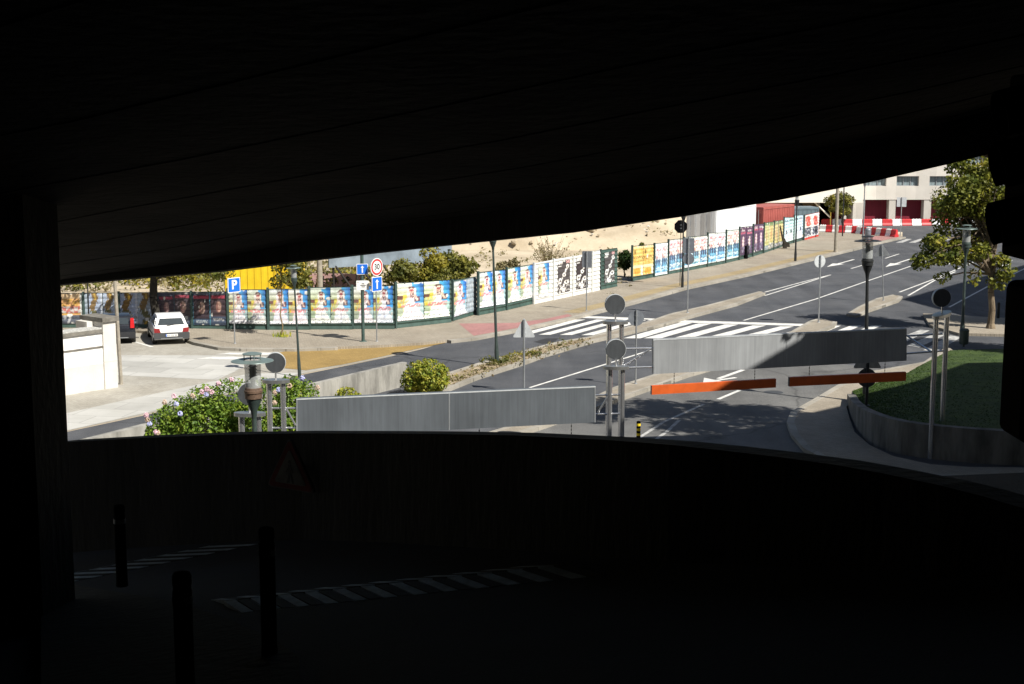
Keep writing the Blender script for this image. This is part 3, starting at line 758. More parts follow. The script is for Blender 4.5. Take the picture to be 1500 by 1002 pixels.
# ================================================================== HOARDING WITH POSTERS
def mixc(a, b, t): return tuple(x + (y - x) * t for x, y in zip(a, b))
def ell(u, v, cu, cv, ru, rv): return ((u - cu) / ru) ** 2 + ((v - cv) / rv) ** 2 < 1
def scrib(u, v, fu, fv, ph=0.0): return math.sin(u * fu + ph) * math.sin(v * fv + ph * 1.7 + math.sin(u * fu * .7) * 1.5)
WH = (.80, .80, .80)
def art_dress(u, v):
    c = mixc((.52, .56, .30), (.60, .66, .62), min(1, max(0, (v - .6) * 3)))
    if u > .62 - .12 * (v - .5) and v > .42: c = mixc((.06, .36, .72), (.01, .12, .42), min(1, max(0, (u - .7) * 4 + (v - .85) * 2)))
    if u > .66 and v < .42: c = (.35, .50, .52)
    if u < .20 and .56 < v < .66: c = (.14, .06, .05)
    elif u < .24 and .34 < v < .56: c = (.55, .38, .04) if scrib(u, v, 30, 18) > 0 else (.45, .48, .25)
    elif .20 <= u < .40 and .52 < v < .68: c = (.62, .52, .08)
    if .62 < u < .86 and .48 < v < .63: c = (.10, .05, .09)
    if u < .2 and v < .34: c = (.32, .40, .30)
    hw = .09 + (.36 * ((.52 - v) / .52) ** .8 if v < .52 else .05 * max(0, (v - .52) / .2))
    if v < .72 and abs(u - .53 - .03 * math.sin(v * 12)) < hw: c = (.80, .80, .82) if scrib(u, v, 16, 7, 1) > -.72 else (.46, .52, .62)
    if ell(u, v, .54, .78, .20, .135): c = (.13, .06, .06)
    if ell(u, v, .40, .70, .06, .16) or ell(u, v, .68, .72, .05, .14): c = (.78, .76, .74)
    if ell(u, v, .54, .785, .095, .085): c = (.72, .55, .48)
    if ell(u, v, .54, .80, .10, .026): c = (.34, .04, .06)
    if ell(u, v, .54, .735, .035, .012): c = (.5, .1, .12)
    if abs((u - .38) - (v - .60) * .7) < .045 and .50 < v < .68: c = (.70, .52, .44)
    if abs((u - .72) + (v - .60) * .6) < .045 and .50 < v < .68: c = (.70, .52, .44)
    if ell(u, v, .54, .63, .10, .05): c = (.72, .62, .60) if scrib(u, v, 40, 30) < .3 else (.25, .15, .16)
    if v < .5 and abs(u - .53) < hw and scrib(u, v, 9, 30, 2) > .6: c = (.55, .6, .7)
    if .12 < v < .3 and abs(u - .53) < .02: c = (.45, .42, .5)
    if .33 < v < .43 and abs(u - .5) < .38 and scrib(u, v, 55, 60) > -.1: c = (.66, .22, .24)
    if v < .09: c = (.80, .82, .84) if scrib(u, v, 50, 90) > -.5 else (.15, .16, .2)
    return c
def art_script(u, v):
    c = (.030, .022, .026)
    if v > .9 and u < .4: c = WH if scrib(u, v, 40, 60) > -.4 else c
    if v > .9 and u > .7: c = (.65, .35, .35) if scrib(u, v, 50, 80) > -.2 else c
    if .82 < v < .86 and u < .3: c = WH
    d = u * .62 + .10
    for k, (cu, cv, ru, rv) in enumerate(((.82, .80, .13, .07), (.66, .67, .06, .07), (.52, .54, .14, .07), (.38, .44, .05, .04), (.20, .36, .16, .09), (.74, .30, .20, .07), (.50, .20, .09, .05), (.30, .11, .12, .04), (.52, .06, .14, .05))):
        if ell(u, v, cu, cv, ru, rv) and not (k in (0, 2, 4, 5) and ell(u, v, cu, cv, ru * .45, rv * .45)): c = WH
    if abs((u - .74) * .55 - (v - .71)) < .022 and .5 < u < .8: c = WH
    if abs((v - .24) + (u - .2) * .9) < .02 and .2 < u < .5: c = WH
    if v < .28 and scrib(u, v, 34, 44, .6) > .62: c = WH
    return c
def art_amber(u, v):
    c = mixc((.72, .42, .08), (.78, .55, .20), .5 + .5 * scrib(u, v, 9, 6))
    if ell(u, v, .2, .80, .09, .08): c = (.25, .15, .03)
    if .55 < v < .66 and scrib(u, v, 30, 50) > .1: c = (.22, .14, .04)
    if .42 < v < .52 and scrib(u, v, 22, 36) > .2: c = (.50, .30, .06)
    if v > .92: c = (.80, .60, .30)
    if .24 < v < .36: c = (.80, .66, .36)
    if v < .26 and ell(u, v, .45, .13, .34, .11): c = (.80, .36, .05) if scrib(u, v, 20, 26) > -.3 else (.55, .24, .04)
    if u > .82 and v < .3: c = (.80, .72, .58)
    return c
def art_band(u, v):
    c = WH
    if .72 < v < .92 and .12 < u < .9 and scrib(u, v, 34, 40) > -.05: c = (.55, .18, .24) if v > .8 else (.62, .30, .33)
    if .50 < v < .7 and scrib(u, v, 16, 20, 2) > .35: c = (.55, .22, .22)
    if .50 < v < .66 and scrib(u, v, 12, 30, .7) > .55: c = (.10, .10, .16)
    if v < .50: c = (.16, .40, .60) if scrib(u, v, 10, 14) > -.3 else (.05, .16, .32)
    for cu in (.22, .5, .78):
        if ell(u, v, cu, .44, .10, .12): c = (.05, .07, .15)
        if ell(u, v, cu, .57, .06, .045): c = (.55, .38, .36)
    if .13 < v < .24 and .15 < u < .88 and scrib(u, v, 40, 70) > -.1: c = (.62, .72, .80)
    if v < .06 or u < .05 or u > .95: c = (.72, .76, .78)
    return c
def art_plum(u, v):
    c = mixc((.055, .022, .075), (.09, .03, .10), v)
    if .86 < v < .93 and .2 < u < .8 and scrib(u, v, 50, 60) > -.3: c = (.55, .45, .5)
    if .77 < v < .84 and .1 < u < .9: c = (.48, .10, .18) if scrib(u, v, 40, 50) > -.5 else c
    if ell(u, v, .52, .60, .13, .08) or (abs(u - .5) < .17 and .30 < v < .58): c = (.66, .50, .55)
    if abs(u - .5) < .22 and .04 < v < .30 and scrib(u, v, 30, 26) > -.2: c = (.22, .20, .30)
    return c
def art_lime(u, v):
    c = mixc((.42, .42, .12), (.56, .50, .22), v)
    if scrib(u, v, 14, 26) > .35: c = (.62, .56, .30)
    if abs(u - .5) < .2 and .25 < v < .75 and scrib(u, v, 10, 16, 1) > -.2: c = (.50, .32, .16)
    if v > .88: c = (.18, .28, .12)
    if v < .18: c = (.14, .17, .18) if scrib(u, v, 30, 40) > 0 else (.45, .48, .46)
    if .04 > u or u > .96: c = (.70, .68, .55)
    return c
def art_sky(u, v):
    c = mixc((.66, .78, .82), (.50, .74, .84), v)
    if .84 < v < .92 and .12 < u < .88 and scrib(u, v, 50, 60) > -.4: c = (.06, .10, .14)
    if (.70 < v < .76 or .56 < v < .61) and .2 < u < .7 and scrib(u, v, 50, 60) > -.2: c = (.22, .40, .48)
    if ell(u, v, .5, .34, .20, .16) and v > .24: c = (.05, .06, .10)
    if ell(u, v, .5, .20, .13, .15): c = (.74, .74, .80)
    return c
def art_red(u, v):
    c = (.70, .62, .58)
    if ell(u, v, .45, .78, .34, .14) or ell(u, v, .55, .58, .32, .12): c = (.55, .07, .05) if scrib(u, v, 14, 20) > -.4 else (.66, .30, .25)
    if v < .42: c = (.05, .06, .09) if scrib(u, v, 20, 30) < .55 else (.55, .56, .60)
    if u < .06 or u > .94 or v > .95 or v < .05: c = WH
    return c
def art_fern(u, v):
    c = mixc((.30, .38, .50), (.36, .44, .56), v)
    cu = .40 + .12 * math.sin(v * 9)
    if abs(u - cu) < .20 + .08 * scrib(u, v, 40, 30): c = (.17, .10, .02) if v > .45 else (.10, .10, .025)
    if abs(u - cu) < .06 and (v > .8 or v < .15): c = (.46, .30, .03)
    if u > .9: c = (.50, .56, .62)
    return c
def art_face(u, v):
    c = (.035, .018, .030)
    if .80 < v < .90 and .1 < u < .95: c = (.34, .03, .07) if scrib(u, v, 40, 50) > -.6 else (.10, .02, .04)
    if v > .92: c = (.05, .06, .10)
    if ell(u, v, .5, .56, .26, .20): c = (.06, .035, .04)
    if ell(u, v, .55, .54, .17, .17): c = (.42, .26, .22) if u > .5 else (.22, .10, .09)
    for cu in (.48, .62):
        if ell(u, v, cu, .58, .035, .014): c = (.05, .03, .03)
    if ell(u, v, .56, .45, .06, .014): c = (.22, .06, .06)
    if v < .24: c = (.035, .06, .12)
    if .10 < v < .18 and .2 < u < .85 and scrib(u, v, 50, 60) > -.2: c = (.34, .36, .40)
    if u < .04: c = (.05, .22, .34)
    return c
def art_mosaic(u, v):
    c = (.60, .30, .10)
    if v > .85: c = (.62, .42, .24)
    elif scrib(u, v, 12, 22) > .1: c = (.45, .24, .02)
    if .35 < v < .6: c = (.45, .10, .09) if scrib(u, v, 16, 26) > 0 else (.50, .44, .44)
    if v < .3: c = (.05, .06, .10) if scrib(u, v, 14, 14) > -.4 else (.4, .4, .45)
    if u > .92: c = (.55, .56, .56)
    return c
def art_blue(u, v):
    c = (.30, .37, .44)
    if scrib(u, v, 20, 12) > .5: c = (.45, .5, .55)
    return c
ARTS = dict(dress=art_dress, script=art_script, amber=art_amber, band=art_band, plum=art_plum, lime=art_lime, sky=art_sky, red=art_red, fern=art_fern, face=art_face, mosaic=art_mosaic, blue=art_blue)

def rib(z): return 0.026 * (1 if (z % 0.24) < 0.15 else -0.5)
def fence(label, panels, z0=SW, name="hoarding"):
    a0 = G(panels[0][0], panels[0][1], z0)
    root = thing(name, label, "hoarding", a0, 0, "poster hoardings along the street")
    for (xl, bl, tl, xr, brr, tr, m, posters) in panels:
        a, b = G(xl, bl, z0), G(xr, brr, z0)
        ha, hb = AT(xl, tl, a.y).z - z0, AT(xr, tr, b.y).z - z0
        a_, b_ = a - a0, b - a0
        d = (b_ - a_); L = d.length; dn = d.normalized(); nn = Vector((dn.y, -dn.x, 0))
        zs = []
        z = 0.0
        H = max(ha, hb)
        while z < H:
            zs += [z, z + .02, z + .15, z + .17]; z += .24
        zs = [q for q in zs if q < H] + [H]
        mb = MB(); k = mb.mi(m)
        for q in zs:
            o = rib(q + .001) if q < H else .0
            mb.v.append(tuple(a_ + Vector((0, 0, min(q, ha))) + nn * o)); mb.v.append(tuple(b_ + Vector((0, 0, min(q, hb))) + nn * o))
        for i in range(len(zs) - 1):
            mb.f.append((2 * i, 2 * i + 1, 2 * i + 3, 2 * i + 2)); mb.m.append(k)
        # back face and edges give it thickness
        bk = -nn * .035
        mb.face([b_ + bk, a_ + bk, a_ + bk + Vector((0, 0, ha)), b_ + bk + Vector((0, 0, hb))], m)
        mb.face([a_ + bk + Vector((0, 0, ha)), a_ + nn * .02 + Vector((0, 0, ha)), b_ + nn * .02 + Vector((0, 0, hb)), b_ + bk + Vector((0, 0, hb))], m)
        pn = mb.build("panel", root)
        for (u0, u1, v0, v1, art) in posters:
            fn = ARTS[art]
            NX, NY = 26, 44
            fade = random.uniform(0, .07); tint = (random.uniform(.92, 1.04), random.uniform(.95, 1.03), random.uniform(.9, 1.06)); du, dv, sc_ = random.uniform(-.03, .03), random.uniform(-.02, .02), random.uniform(.94, 1.08)
            tears = [(random.random(), random.choice([0, 1, random.random()]), random.uniform(.03, .13), random.uniform(.02, .06)) for _ in range(random.randint(1, 4))]
            mb = MB(); k = mb.mi(PAPER); su = random.uniform(-.008, .008); tw = random.uniform(-.012, .012)
            for j in range(NY + 1):
                for i in range(NX + 1):
                    u, v = i / NX, j / NY
                    uu = u0 + (u1 - u0) * u + su
                    hh = ha + (hb - ha) * uu
                    zz = (v0 + (v1 - v0) * v + tw * (u - .5)) * hh
                    p = a_ + d * uu + Vector((0, 0, zz)) + nn * (rib(zz) * .35 + rib(zz + .02) * .15 + .031)
                    mb.v.append(tuple(p))
                    g = random.uniform(.88, 1.1)
                    c = fn(min(1, max(0, .5 + (u - .5) * sc_ + du)), min(1, max(0, .5 + (v - .5) * sc_ + dv)))
                    c = tuple((x + (.62 - x) * fade) * q_ for x, q_ in zip(c, tint))
                    for tu, tv, ru_, rv_ in tears:
                        if ell(u, v, tu, tv, ru_ * random.uniform(.8, 1.2), rv_): c = (.66, .66, .62)
                    if (zz % .24) > .19: g *= .94  # shade of the rib valleys painted into the print
                    mb.col.append(tuple(min(1, max(0.005, x * g)) for x in c))
            for j in range(NY):
                for i in range(NX):
                    q = j * (NX + 1) + i
                    if (i in (0, NX - 1) or j in (0, NY - 1)) and random.random() < .06: continue
                    mb.f.append((q, q + 1, q + NX + 2, q + NX + 1)); mb.m.append(k)
            mb.build("poster", pn, smooth=True)
        mb = MB(); M = Matrix.Translation(a_) @ Matrix.Rotation(math.atan2(dn.y, dn.x), 4, 'Z')
        mb.box(-.05, .05, -.085, .03, -.05, ha + .06, GREENPOST if m is not WHITEP else WHITEP, M)
        mb.build("post", root)
    return root
P2 = lambda art, v0=.12, v1=.985: [(.035, .495, v0, v1, art), (.505, .965, v0, v1, art)]
GN = GREENP
fence("hoarding of dark poster panels behind the parked cars, left of the P sign", [
    (60, 480, 430, 124.5, 480, 429, GN, P2("mosaic")),
    (124.5, 480, 429, 176, 480, 428.5, GN, [(.01, .10, .05, .98, "blue")] + [(.12, .54, .1, .985, "fern"), (.55, .98, .1, .985, "fern")]),
    (176, 480, 428.5, 231, 480, 428, GN, P2("fern", .1)), (231, 480, 428, 282, 481, 427.5, GN, P2("face", .1)), (282, 481, 427.5, 334.5, 482, 427, GN, P2("face", .1))])
fence("long hoarding of white dress posters from the P sign to the gap", [
    (335, 482, 424, 392.5, 483, 424, GN, P2("dress", .145)), (393.5, 483, 423, 453, 483, 423, GN, P2("dress", .145)), (454, 482.5, 421, 516, 482.5, 420, GN, P2("dress", .15)), (517, 482, 419, 578, 482, 418, GN, P2("dress", .15)),
    (579.5, 481, 415, 661, 472, 410, GN, P2("dress", .155, .99)), (662.5, 470.5, 411, 698, 460, 405, GN, [(.02, .55, .1, .97, "dress"), (.55, .98, .1, .99, "blue")]),
    (700, 462, 399, 741, 454.5, 394.5, GN, P2("dress", .17)), (741.5, 454.5, 393, 781, 445, 387, GN, P2("dress", .17)),
    (781.5, 445.5, 386, 809.5, 439.5, 380.5, WHITEP, [(.22, .78, .13, .95, "dress")]), (810, 439.5, 380, 838, 433.5, 375.5, WHITEP, [(.22, .85, .14, .93, "script")]),
    (838.5, 433.5, 376, 866, 427.5, 370, WHITEP, [(.18, .80, .14, .96, "script")]), (866.5, 427.5, 369, 878.5, 425, 366, WHITEP, []), (879, 424.5, 366.5, 904, 419.5, 363, GN, [(.22, .80, .15, .93, "script")])])
fence("hoarding with the amber posters right of the gap, ending in red ones", [
    (925, 412, 360.5, 957, 406, 358, GN, P2("amber", .13)), (957.5, 406, 357, 977.5, 402.5, 355, GN, P2("band", .04)), (978, 402, 351.5, 1000, 398, 349, GN, P2("band", .09)),
    (1000.5, 398, 348, 1035, 391, 344.5, GN, [(.0, .33, .1, .985, "band"), (.335, .66, .1, .985, "band"), (.665, .99, .1, .985, "band")]), (1035.5, 391, 341.5, 1062, 386, 340.5, GN, P2("band", .1)), (1062.5, 385.5, 337.5, 1081.5, 381, 336, GN, P2("band", .1)),
    (1082, 381, 333, 1101.5, 376, 331, GN, P2("plum", .13)), (1102, 376, 329, 1117.5, 371, 327.5, GN, P2("plum", .13)), (1118, 371, 326.5, 1132, 366, 324.5, GN, P2("lime", .08)), (1132.5, 366, 324, 1146, 361, 322, GN, P2("lime", .08)),
    (1147, 360.5, 318.5, 1161.5, 356, 318, GN, P2("sky", .12)), (1162, 356, 315.5, 1175, 352, 314.5, GN, P2("sky", .12)), (1177, 352, 315.5, 1199, 346, 310.5, mat("red_sheet", (.45, .04, .03), .5), P2("red", .08))])

# ================================================================== BEYOND THE HOARDING
def container(name, label, C0, d, L, W, H, m, ribs=True):
    t = thing(name, label, "container", C0, math.atan2(d.y, d.x), "containers behind the hoarding")
    mb = MB(); mb.box(0, L, 0, W, .1, H, m); mb.build("body", t)
    mb = MB()
    if ribs:
        n = int(L / .35)
        for i in range(n): mb.box(L * (i + .25) / n, L * (i + .7) / n, -.025, -.001, .3, H - .22, m)
    mb.box(0, L, -.04, -.002, H - .16, H - .002, m); mb.box(0, L, -.04, -.002, .08, .24, m)
    for x in (0, L - .12): mb.box(x, x + .12, -.05, -.003, .08, H, m)
    mb.build("side_ribs", t)
    mb = MB()
    for y in (.05, W / 2 + .02): mb.box(-.03, -.002, y, y + W / 2 - .09, .25, H - .2, m)
    for y in (.35, .8, W - .8, W - .35): mb.tube((-.07, y, .2), (-.07, y, H - .15), .025, None, GALV, 8)
    mb.build("end_doors", t)
    mb = MB(); mb.box(-.002, L + .002, -.002, W + .002, H + .001, H + .04, m); mb.build("roof", t)
    return t
dF = Vector((.55, .835, 0)).normalized()
c1 = AT(1047, 395, 110); c1.z = 0
container("shipping_container", "white shipping container behind the plum posters", c1, dF, 7.4, 2.5, 3.6, WHITEC, False)
c2 = c1 + dF * 8.6 + Vector((.1, -.1, 0))
container("shipping_container", "rusty red shipping container beyond the white one", c2, dF, 6.5, 2.4, 3.2, REDC)
c3 = AT(1154, 390, 131); c3.z = 0
container("shipping_container", "slate blue container behind the last red poster panel", c3, Vector((.9, .1, 0)).normalized(), 2.75, 2.4, 2.45, BLUEC)
c4 = AT(332, 480, 74); c4.z = 0
container("skip_container", "bright yellow ribbed container behind the dress posters", c4, Vector((1, .06, 0)).normalized(), 3.9, 2.4, 3.4, YELLOWC)
# billboard on raking struts
bl, brr = AT(482, 388, 80), AT(662, 380, 84)
t = thing("billboard", "grey billboard on black raking struts behind the hoarding", "billboard", (bl.x, bl.y, 0), math.atan2(brr.y - bl.y, brr.x - bl.x))
L = (brr.xy - bl.xy).length
mb = MB(); mb.box(0, L, 0, .12, 1.85, 5.2, GREYB); mb.build("board", t)
mb = MB()
for i in range(6):
    x = .3 + (L - .6) * i / 5
    mb.box(x, x + .08, .13, .25, 0, 4.8, STRUT)
    mb.tube((x + .04, .13, 2.05), (x + 1.1, -1.2, .0), .06, None, STRUT, 8)
mb.build("struts", t)
pw = AT(448, 421, 84.5); mb = MB(); mb.box(0, 3.4, 0, .25, 0, 1.05, PINKW)
o = tag(mb.build("rendered_wall", None, (pw.x, 84.5, 0)), "low pink rendered wall with dark scrawls behind the hoarding", "wall")
mb = MB()
for (x, z, s) in ((.9, .66, .7), (1.6, .7, .75), (2.4, .66, .7)):
    for k in range(6):
        a = random.uniform(0, 3.1); mb.box(-.35 * s, .35 * s, -.012 - k * .001, -.003, -.03, .03, SIGNK, Matrix.Translation((x + random.uniform(-.15, .15), 0, z + random.uniform(-.1, .1))) @ Matrix.Rotation(a, 4, 'Y'))
mb.build("graffiti", o)
def post_thing(name, label, cat, p, prof, m, group=None, n=12, tilt=0.0):
    mb = MB(); mb.lathe([(0, -.02)] + prof + [(0, prof[-1][1] + .005)], m, n)
    o = mb.build(name, None, p, smooth=True); o.rotation_euler.y = tilt
    return tag(o, label, cat, group)
post_thing("wooden_pole", "weathered wooden pole behind the hoarding, before the pink wall", "pole", AT(469, 440, 74).xy.to_3d(), [(.16, 0), (.13, 6)], CPOLE)
post_thing("concrete_pole", "thick concrete utility pole on the far pavement near the barriers", "pole", G(1224, 369, SW), [(.17, 0), (.17, .1), (.14, .11), (.11, 9.0)], CPOLE)
post_thing("metal_pole", "slim dark pole rising above the far dark barriers", "pole", G(1234, 346, SW), [(.06, 0), (.05, 7)], DKPOLE)
post_thing("metal_pole", "pale square looking pole at the corner of the white stone wall", "pole", G(177.5, 563, .012), [(.075, 0), (.065, 4.4)], CPOLE, None, 8, rad(-1.2))
post_thing("metal_pole", "thin dark pole behind the white stone wall near the left edge", "pole", G(131.5, 492, .012), [(.035, 0), (.03, 3.4)], DKPOLE)

# ---- far building
BY = 146.0
fx = lambda px: (px - CX) / F * BY * 1.0
fz = lambda py: AT(1300, py, BY).z
bx0, bx1 = AT(1254, 300, BY).x, AT(1640, 300, BY).x
t = thing("stone_building", "pale stone office building with dark red openings at the far end", "building", (bx0, BY, 0))
X = lambda px: AT(px, 300, BY).x - bx0
mb = MB(); zr0, zr1 = 0.0, fz(292.5)
cols = [(1254, 1267), (1302.5, 1312), (1353.5, 1364), (1404, 1414), (1455, 1465), (1506, 1516), (1557, 1567), (1608, 1640)]
for a, b in cols: mb.box(X(a), X(b), 0, 1.2, 0, zr1, FACADE)
wins = [(1262, 1297), (1312, 1344.5), (1360, 1393), (1409, 1442), (1458, 1491), (1507, 1540), (1556, 1590)]
z1, z2 = fz(272.5), fz(258)
mb.box(0, bx1 - bx0, -.05, 1.2, zr1, z1, FACADE)
xs = [1254] + [q for wv in wins for q in wv] + [1640]
for i in range(0, len(xs), 2): mb.box(X(xs[i]), X(xs[i + 1]), -.048, 1.2, z1, z2, FACADE)
mb.box(0, bx1 - bx0, -.05, 1.2, z2, fz(240), FACADE)
xs2 = xs
for i in range(0, len(xs), 2): mb.box(X(xs[i]), X(xs[i + 1]), -.048, 1.2, fz(240), fz(225), FACADE)
mb.box(0, bx1 - bx0, -.05, 12, fz(225), fz(160), FACADE); mb.box(0, bx1 - bx0, 3.0, 3.4, 0, fz(225), BROWNW); mb.box(-.3, .0, -.02, 12, 0, fz(160), FACADE)
mb.build("facade", t)
for i in range(len(cols) - 1):
    a, b = cols[i][1], cols[i + 1][0]
    mb = MB(); mb.box(X(a) - .02, X(b) + .02, 1.0, 1.1, 0, zr1 + .02, REDSH)
    n = 6
    mb.build("shutter", t)
for a, b in wins:
    for (q0, q1) in ((z1, z2), (fz(240), fz(225))):
        mb = MB(); xa, xb = X(a), X(b)
        mb.box(xa, xb, .25, .33, q0, q0 + .06, GALV); mb.box(xa, xb, .25, .33, q1 - .06, q1, GALV)
        for k in range(4):
            x = xa + (xb - xa - .06) * k / 3; mb.box(x, x + .06, .26, .32, q0, q1, GALV)
        wf = mb.build("window", t)
        mb = MB(); mb.box(xa, xb, .34, .36, q0, q1, CURT); mb.build("pane", wf)
lx0 = AT(1090, 300, BY).x
t2 = thing("annexe_building", "low annexe with a bright white overhang over a brown recess", "building", (lx0, BY - 1.0, 0))
XL = lambda px: AT(px, 300, BY - 1.0).x - lx0
W_ = XL(1253); zo = fz(294)
mb = MB(); mb.box(0, W_, -3, 9, zo, fz(190), OVERH); mb.build("overhang", t2)
mb = MB(); mb.box(0, XL(1228), 4, 4.3, 0, zo, BROWNW); mb.box(XL(1207), XL(1211), 3.1, 3.9, 0, zo, CREAM); mb.box(XL(1238), XL(1242), 0.5, 1.5, 0, zo, CREAM); mb.build("recess_wall", t2)
mb = MB(); mb.box(XL(1168), XL(1187), 3.9, 3.98, fz(308), fz(299), CARGL); mb.build("window", t2)
mb = MB(); mb.box(XL(1208), XL(1254), 4.0, 4.1, 0, zo, REDSH); mb.build("shutter", t2)
mb = MB(); mb.tube((XL(1187), 0, fz(290)), (XL(1197), -6, fz(312)), .07, None, OVERH, 8); mb.build("awning_arm", t2)

# ---- water filled road barriers
def barrier_mesh(m):
    mb = MB(); L = 1.0
    pr = [(-.25, 0), (-.25, .12), (-.14, .34), (-.11, .74), (-.06, .80), (.06, .80), (.11, .74), (.14, .34), (.25, .12), (.25, 0)]
    mb.extr([(0.03, y, z) for y, z in pr], (L - .06, 0, 0), m)
    for x in (.2, .5, .8): mb.tube((x, 0, .80), (x, 0, .85), .05, None, m, 8)
    mb.tube((0, 0, .1), (0, 0, .74), .07, None, m, 8)
    return mb
mw, mr_ = barrier_mesh(WPLASTIC), barrier_mesh(RPLASTIC)
pw_, pr_ = mw.build("road_barrier"), mr_.build("road_barrier")
def barriers(pts, start, gname, lw, lr, sc):
    """one segment after another along a ground line"""
    tot, seg = 0, []
    for a, b in zip(pts, pts[1:]): seg.append((a, b, (b - a).length)); tot += seg[-1][2]
    n = int(tot / sc); k = start
    for i in range(n):
        s = i * sc
        for a, b, L in seg:
            if s <= L: break
            s -= L
        d = (b - a).normalized(); p = a + d * s
        o = bpy.data.objects.new("road_barrier", (mw_me if k % 2 else mr_me)); C.objects.link(o)
        o.location = p; o.rotation_euler.z = math.atan2(d.y, d.x); o.scale = (sc, 1, .8)
        tag(o, lw if k % 2 else lr, "barrier", gname + (", white" if k % 2 else ", red"))
        k += 1
mw_me, mr_me = pw_.data, pr_.data
bpy.data.objects.remove(pw_); bpy.data.objects.remove(pr_)
barriers([G(1204, 330.5), G(1300, 330.5), G(1400, 330), G(1500, 329)], 0, "road barriers in front of the stone building", "white plastic road barrier in the sunlit row before the stone building", "red plastic road barrier in the sunlit row before the stone building", 1.0)
barriers([G(1201, 339.5, 0.14), G(1250, 341.5, 0.14), G(1318, 347.5, 0.14)], 1, "road barriers along the back of the far pavement", "white road barrier in the shaded slanting row on the far pavement", "dark red road barrier in the shaded slanting row on the far pavement", 0.62)
# ================================================================== VEGETATION
def leaves(mb, c, r, n, m, s0, s1, hollow=0.35, flat=0.6):
    c = Vector(c)
    for _ in range(n):
        while True:
            q = Vector((random.uniform(-1, 1), random.uniform(-1, 1), random.uniform(-1, 1)))
            if hollow ** 2 < q.length_squared <= 1: break
        p = c + Vector((q.x * r[0], q.y * r[1], q.z * r[2]))
        s = random.uniform(s0, s1)
        nn = (q.normalized() * .5 + Vector((random.gauss(0, .6), random.gauss(0, .6), random.gauss(.3, .5)))).normalized()
        u = nn.orthogonal().normalized(); u = (Matrix.Rotation(random.random() * 6.28, 3, nn) @ u); v = nn.cross(u)
        mb.face([p - u * s, p - v * s * flat, p + u * s, p + v * s * flat], m)
def tree(name, label, cat, p, trunk, clumps, leafm, bark, n, s0, s1, group=None, limbs=True, lean=(0, 0)):
    t = thing(name, label, cat, p, 0, group)
    h, r0 = trunk
    mb = MB(); pts = []
    for i in range(7):
        f = i / 6
        pts.append((Vector((lean[0] * f * f + .05 * math.sin(i * 2.1), lean[1] * f * f + .05 * math.cos(i * 1.7), h * f)), r0 * (1 - .45 * f)))
    for (a, ra), (b, rb_) in zip(pts, pts[1:]): mb.tube(a, b, ra, rb_, bark, 10, False)
    mb.tube((0, 0, -.05), (0, 0, .25), r0 * 1.5, r0, bark, 10, False)
    if limbs:
        for c, r, w_ in clumps:
            c = Vector(c); st = pts[random.randint(3, 6)]
            mid = st[0].lerp(c, .5) + Vector((random.uniform(-.2, .2), random.uniform(-.2, .2), .15))
            mb.tube(st[0], mid, st[1] * .55, st[1] * .32, bark, 7, False); mb.tube(mid, c, st[1] * .32, .02, bark, 6, False)
    mb.build("trunk", t, smooth=True)
    mb = MB(); tw = sum(w_ for _, _, w_ in clumps)
    for c, r, w_ in clumps: leaves(mb, c, r, int(n * w_ / tw), leafm, s0, s1)
    mb.build("crown", t)
    return t
def clumpset(cx, cy, cz, R3, k, r, seed):
    rg = random.Random(seed); out = []
    for i in range(k):
        while True:
            q = Vector((rg.uniform(-1, 1), rg.uniform(-1, 1), rg.uniform(-1, 1)))
            if .25 < q.length <= 1: break
        rr = r * rg.uniform(.65, 1.25)
        out.append(((cx + q.x * R3[0], cy + q.y * R3[1], cz + q.z * R3[2]), (rr, rr, rr * .8), rr * rr))
    return out
# plane tree at the right
tb = G(1451, 481, SW)
cl = clumpset(-.95, 0, 6.5, (1.8, 1.4, 2.3), 52, .66, 3) + clumpset(-2.7, -.2, 3.7, (.9, .8, .8), 10, .55, 5) + clumpset(-1.2, -.2, 3.6, (.8, .8, .7), 6, .5, 6) + clumpset(.1, -.2, 3.0, (.5, .5, .9), 6, .42, 8) + [((-3.5, -.2, 3.2), (.55, .5, .45), .3), ((-2.4, 0, 2.45), (.45, .4, .3), .15), ((-.9, -.1, 2.5), (.35, .35, .5), .12)]
plane = tree("plane_tree", "yellow green plane tree with pale trunk beside the right pavement", "tree", tb, (5.2, .17), cl, LEAF, BARK, 14000, .06, .13, 'plane trees on the right', True, (-.35, 0))
# the tall trees whose crowns hang beyond the deck edge and dapple the ramp road
# lime by the cars
tb = G(228, 486, .012)
cl = clumpset(.8, -.3, 4.3, (3.4, 1.6, 1.5), 26, .75, 11) + [((2.3, -.5, 2.75), (.9, .6, .4), .5), ((3.3, -.6, 2.9), (.7, .6, .4), .4), ((1.2, -.4, 2.5), (.5, .5, .5), .2), ((.3, -.4, 3.0), (.6, .5, .35), .2)]
tree("street_tree", "tree with dark trunk and yellowing leaves behind the white car", "tree", tb, (5.0, .22), cl, LEAFO, BARKD, 7000, .06, .13)
tb = G(413, 493, SW)
cl = clumpset(0, 0, 3.3, (.55, .5, .9), 12, .36, 21)
tree("young_tree", "slender staked young tree in front of the dress posters", "tree", tb, (3.0, .035), cl, LEAFW, TWIG, 1000, .05, .10)
mb = MB()
for k in range(60):
    a = random.random() * 6.28; r = random.uniform(0, .45); x, y = r * math.cos(a), r * math.sin(a)
    mb.face([(x - .03, y, 0), (x + .03, y, 0), (x + random.uniform(-.1, .1), y + .05, random.uniform(.1, .3))], LEAFY)
tag(mb.build("weed_tuft", None, tb), "tuft of yellow green weeds round the foot of the young tree", "weeds", None, "stuff")
tb = G(1234, 335.5, 0); cl = clumpset(-.3, 0, 2.35, (1.15, .9, .85), 22, .6, 31)
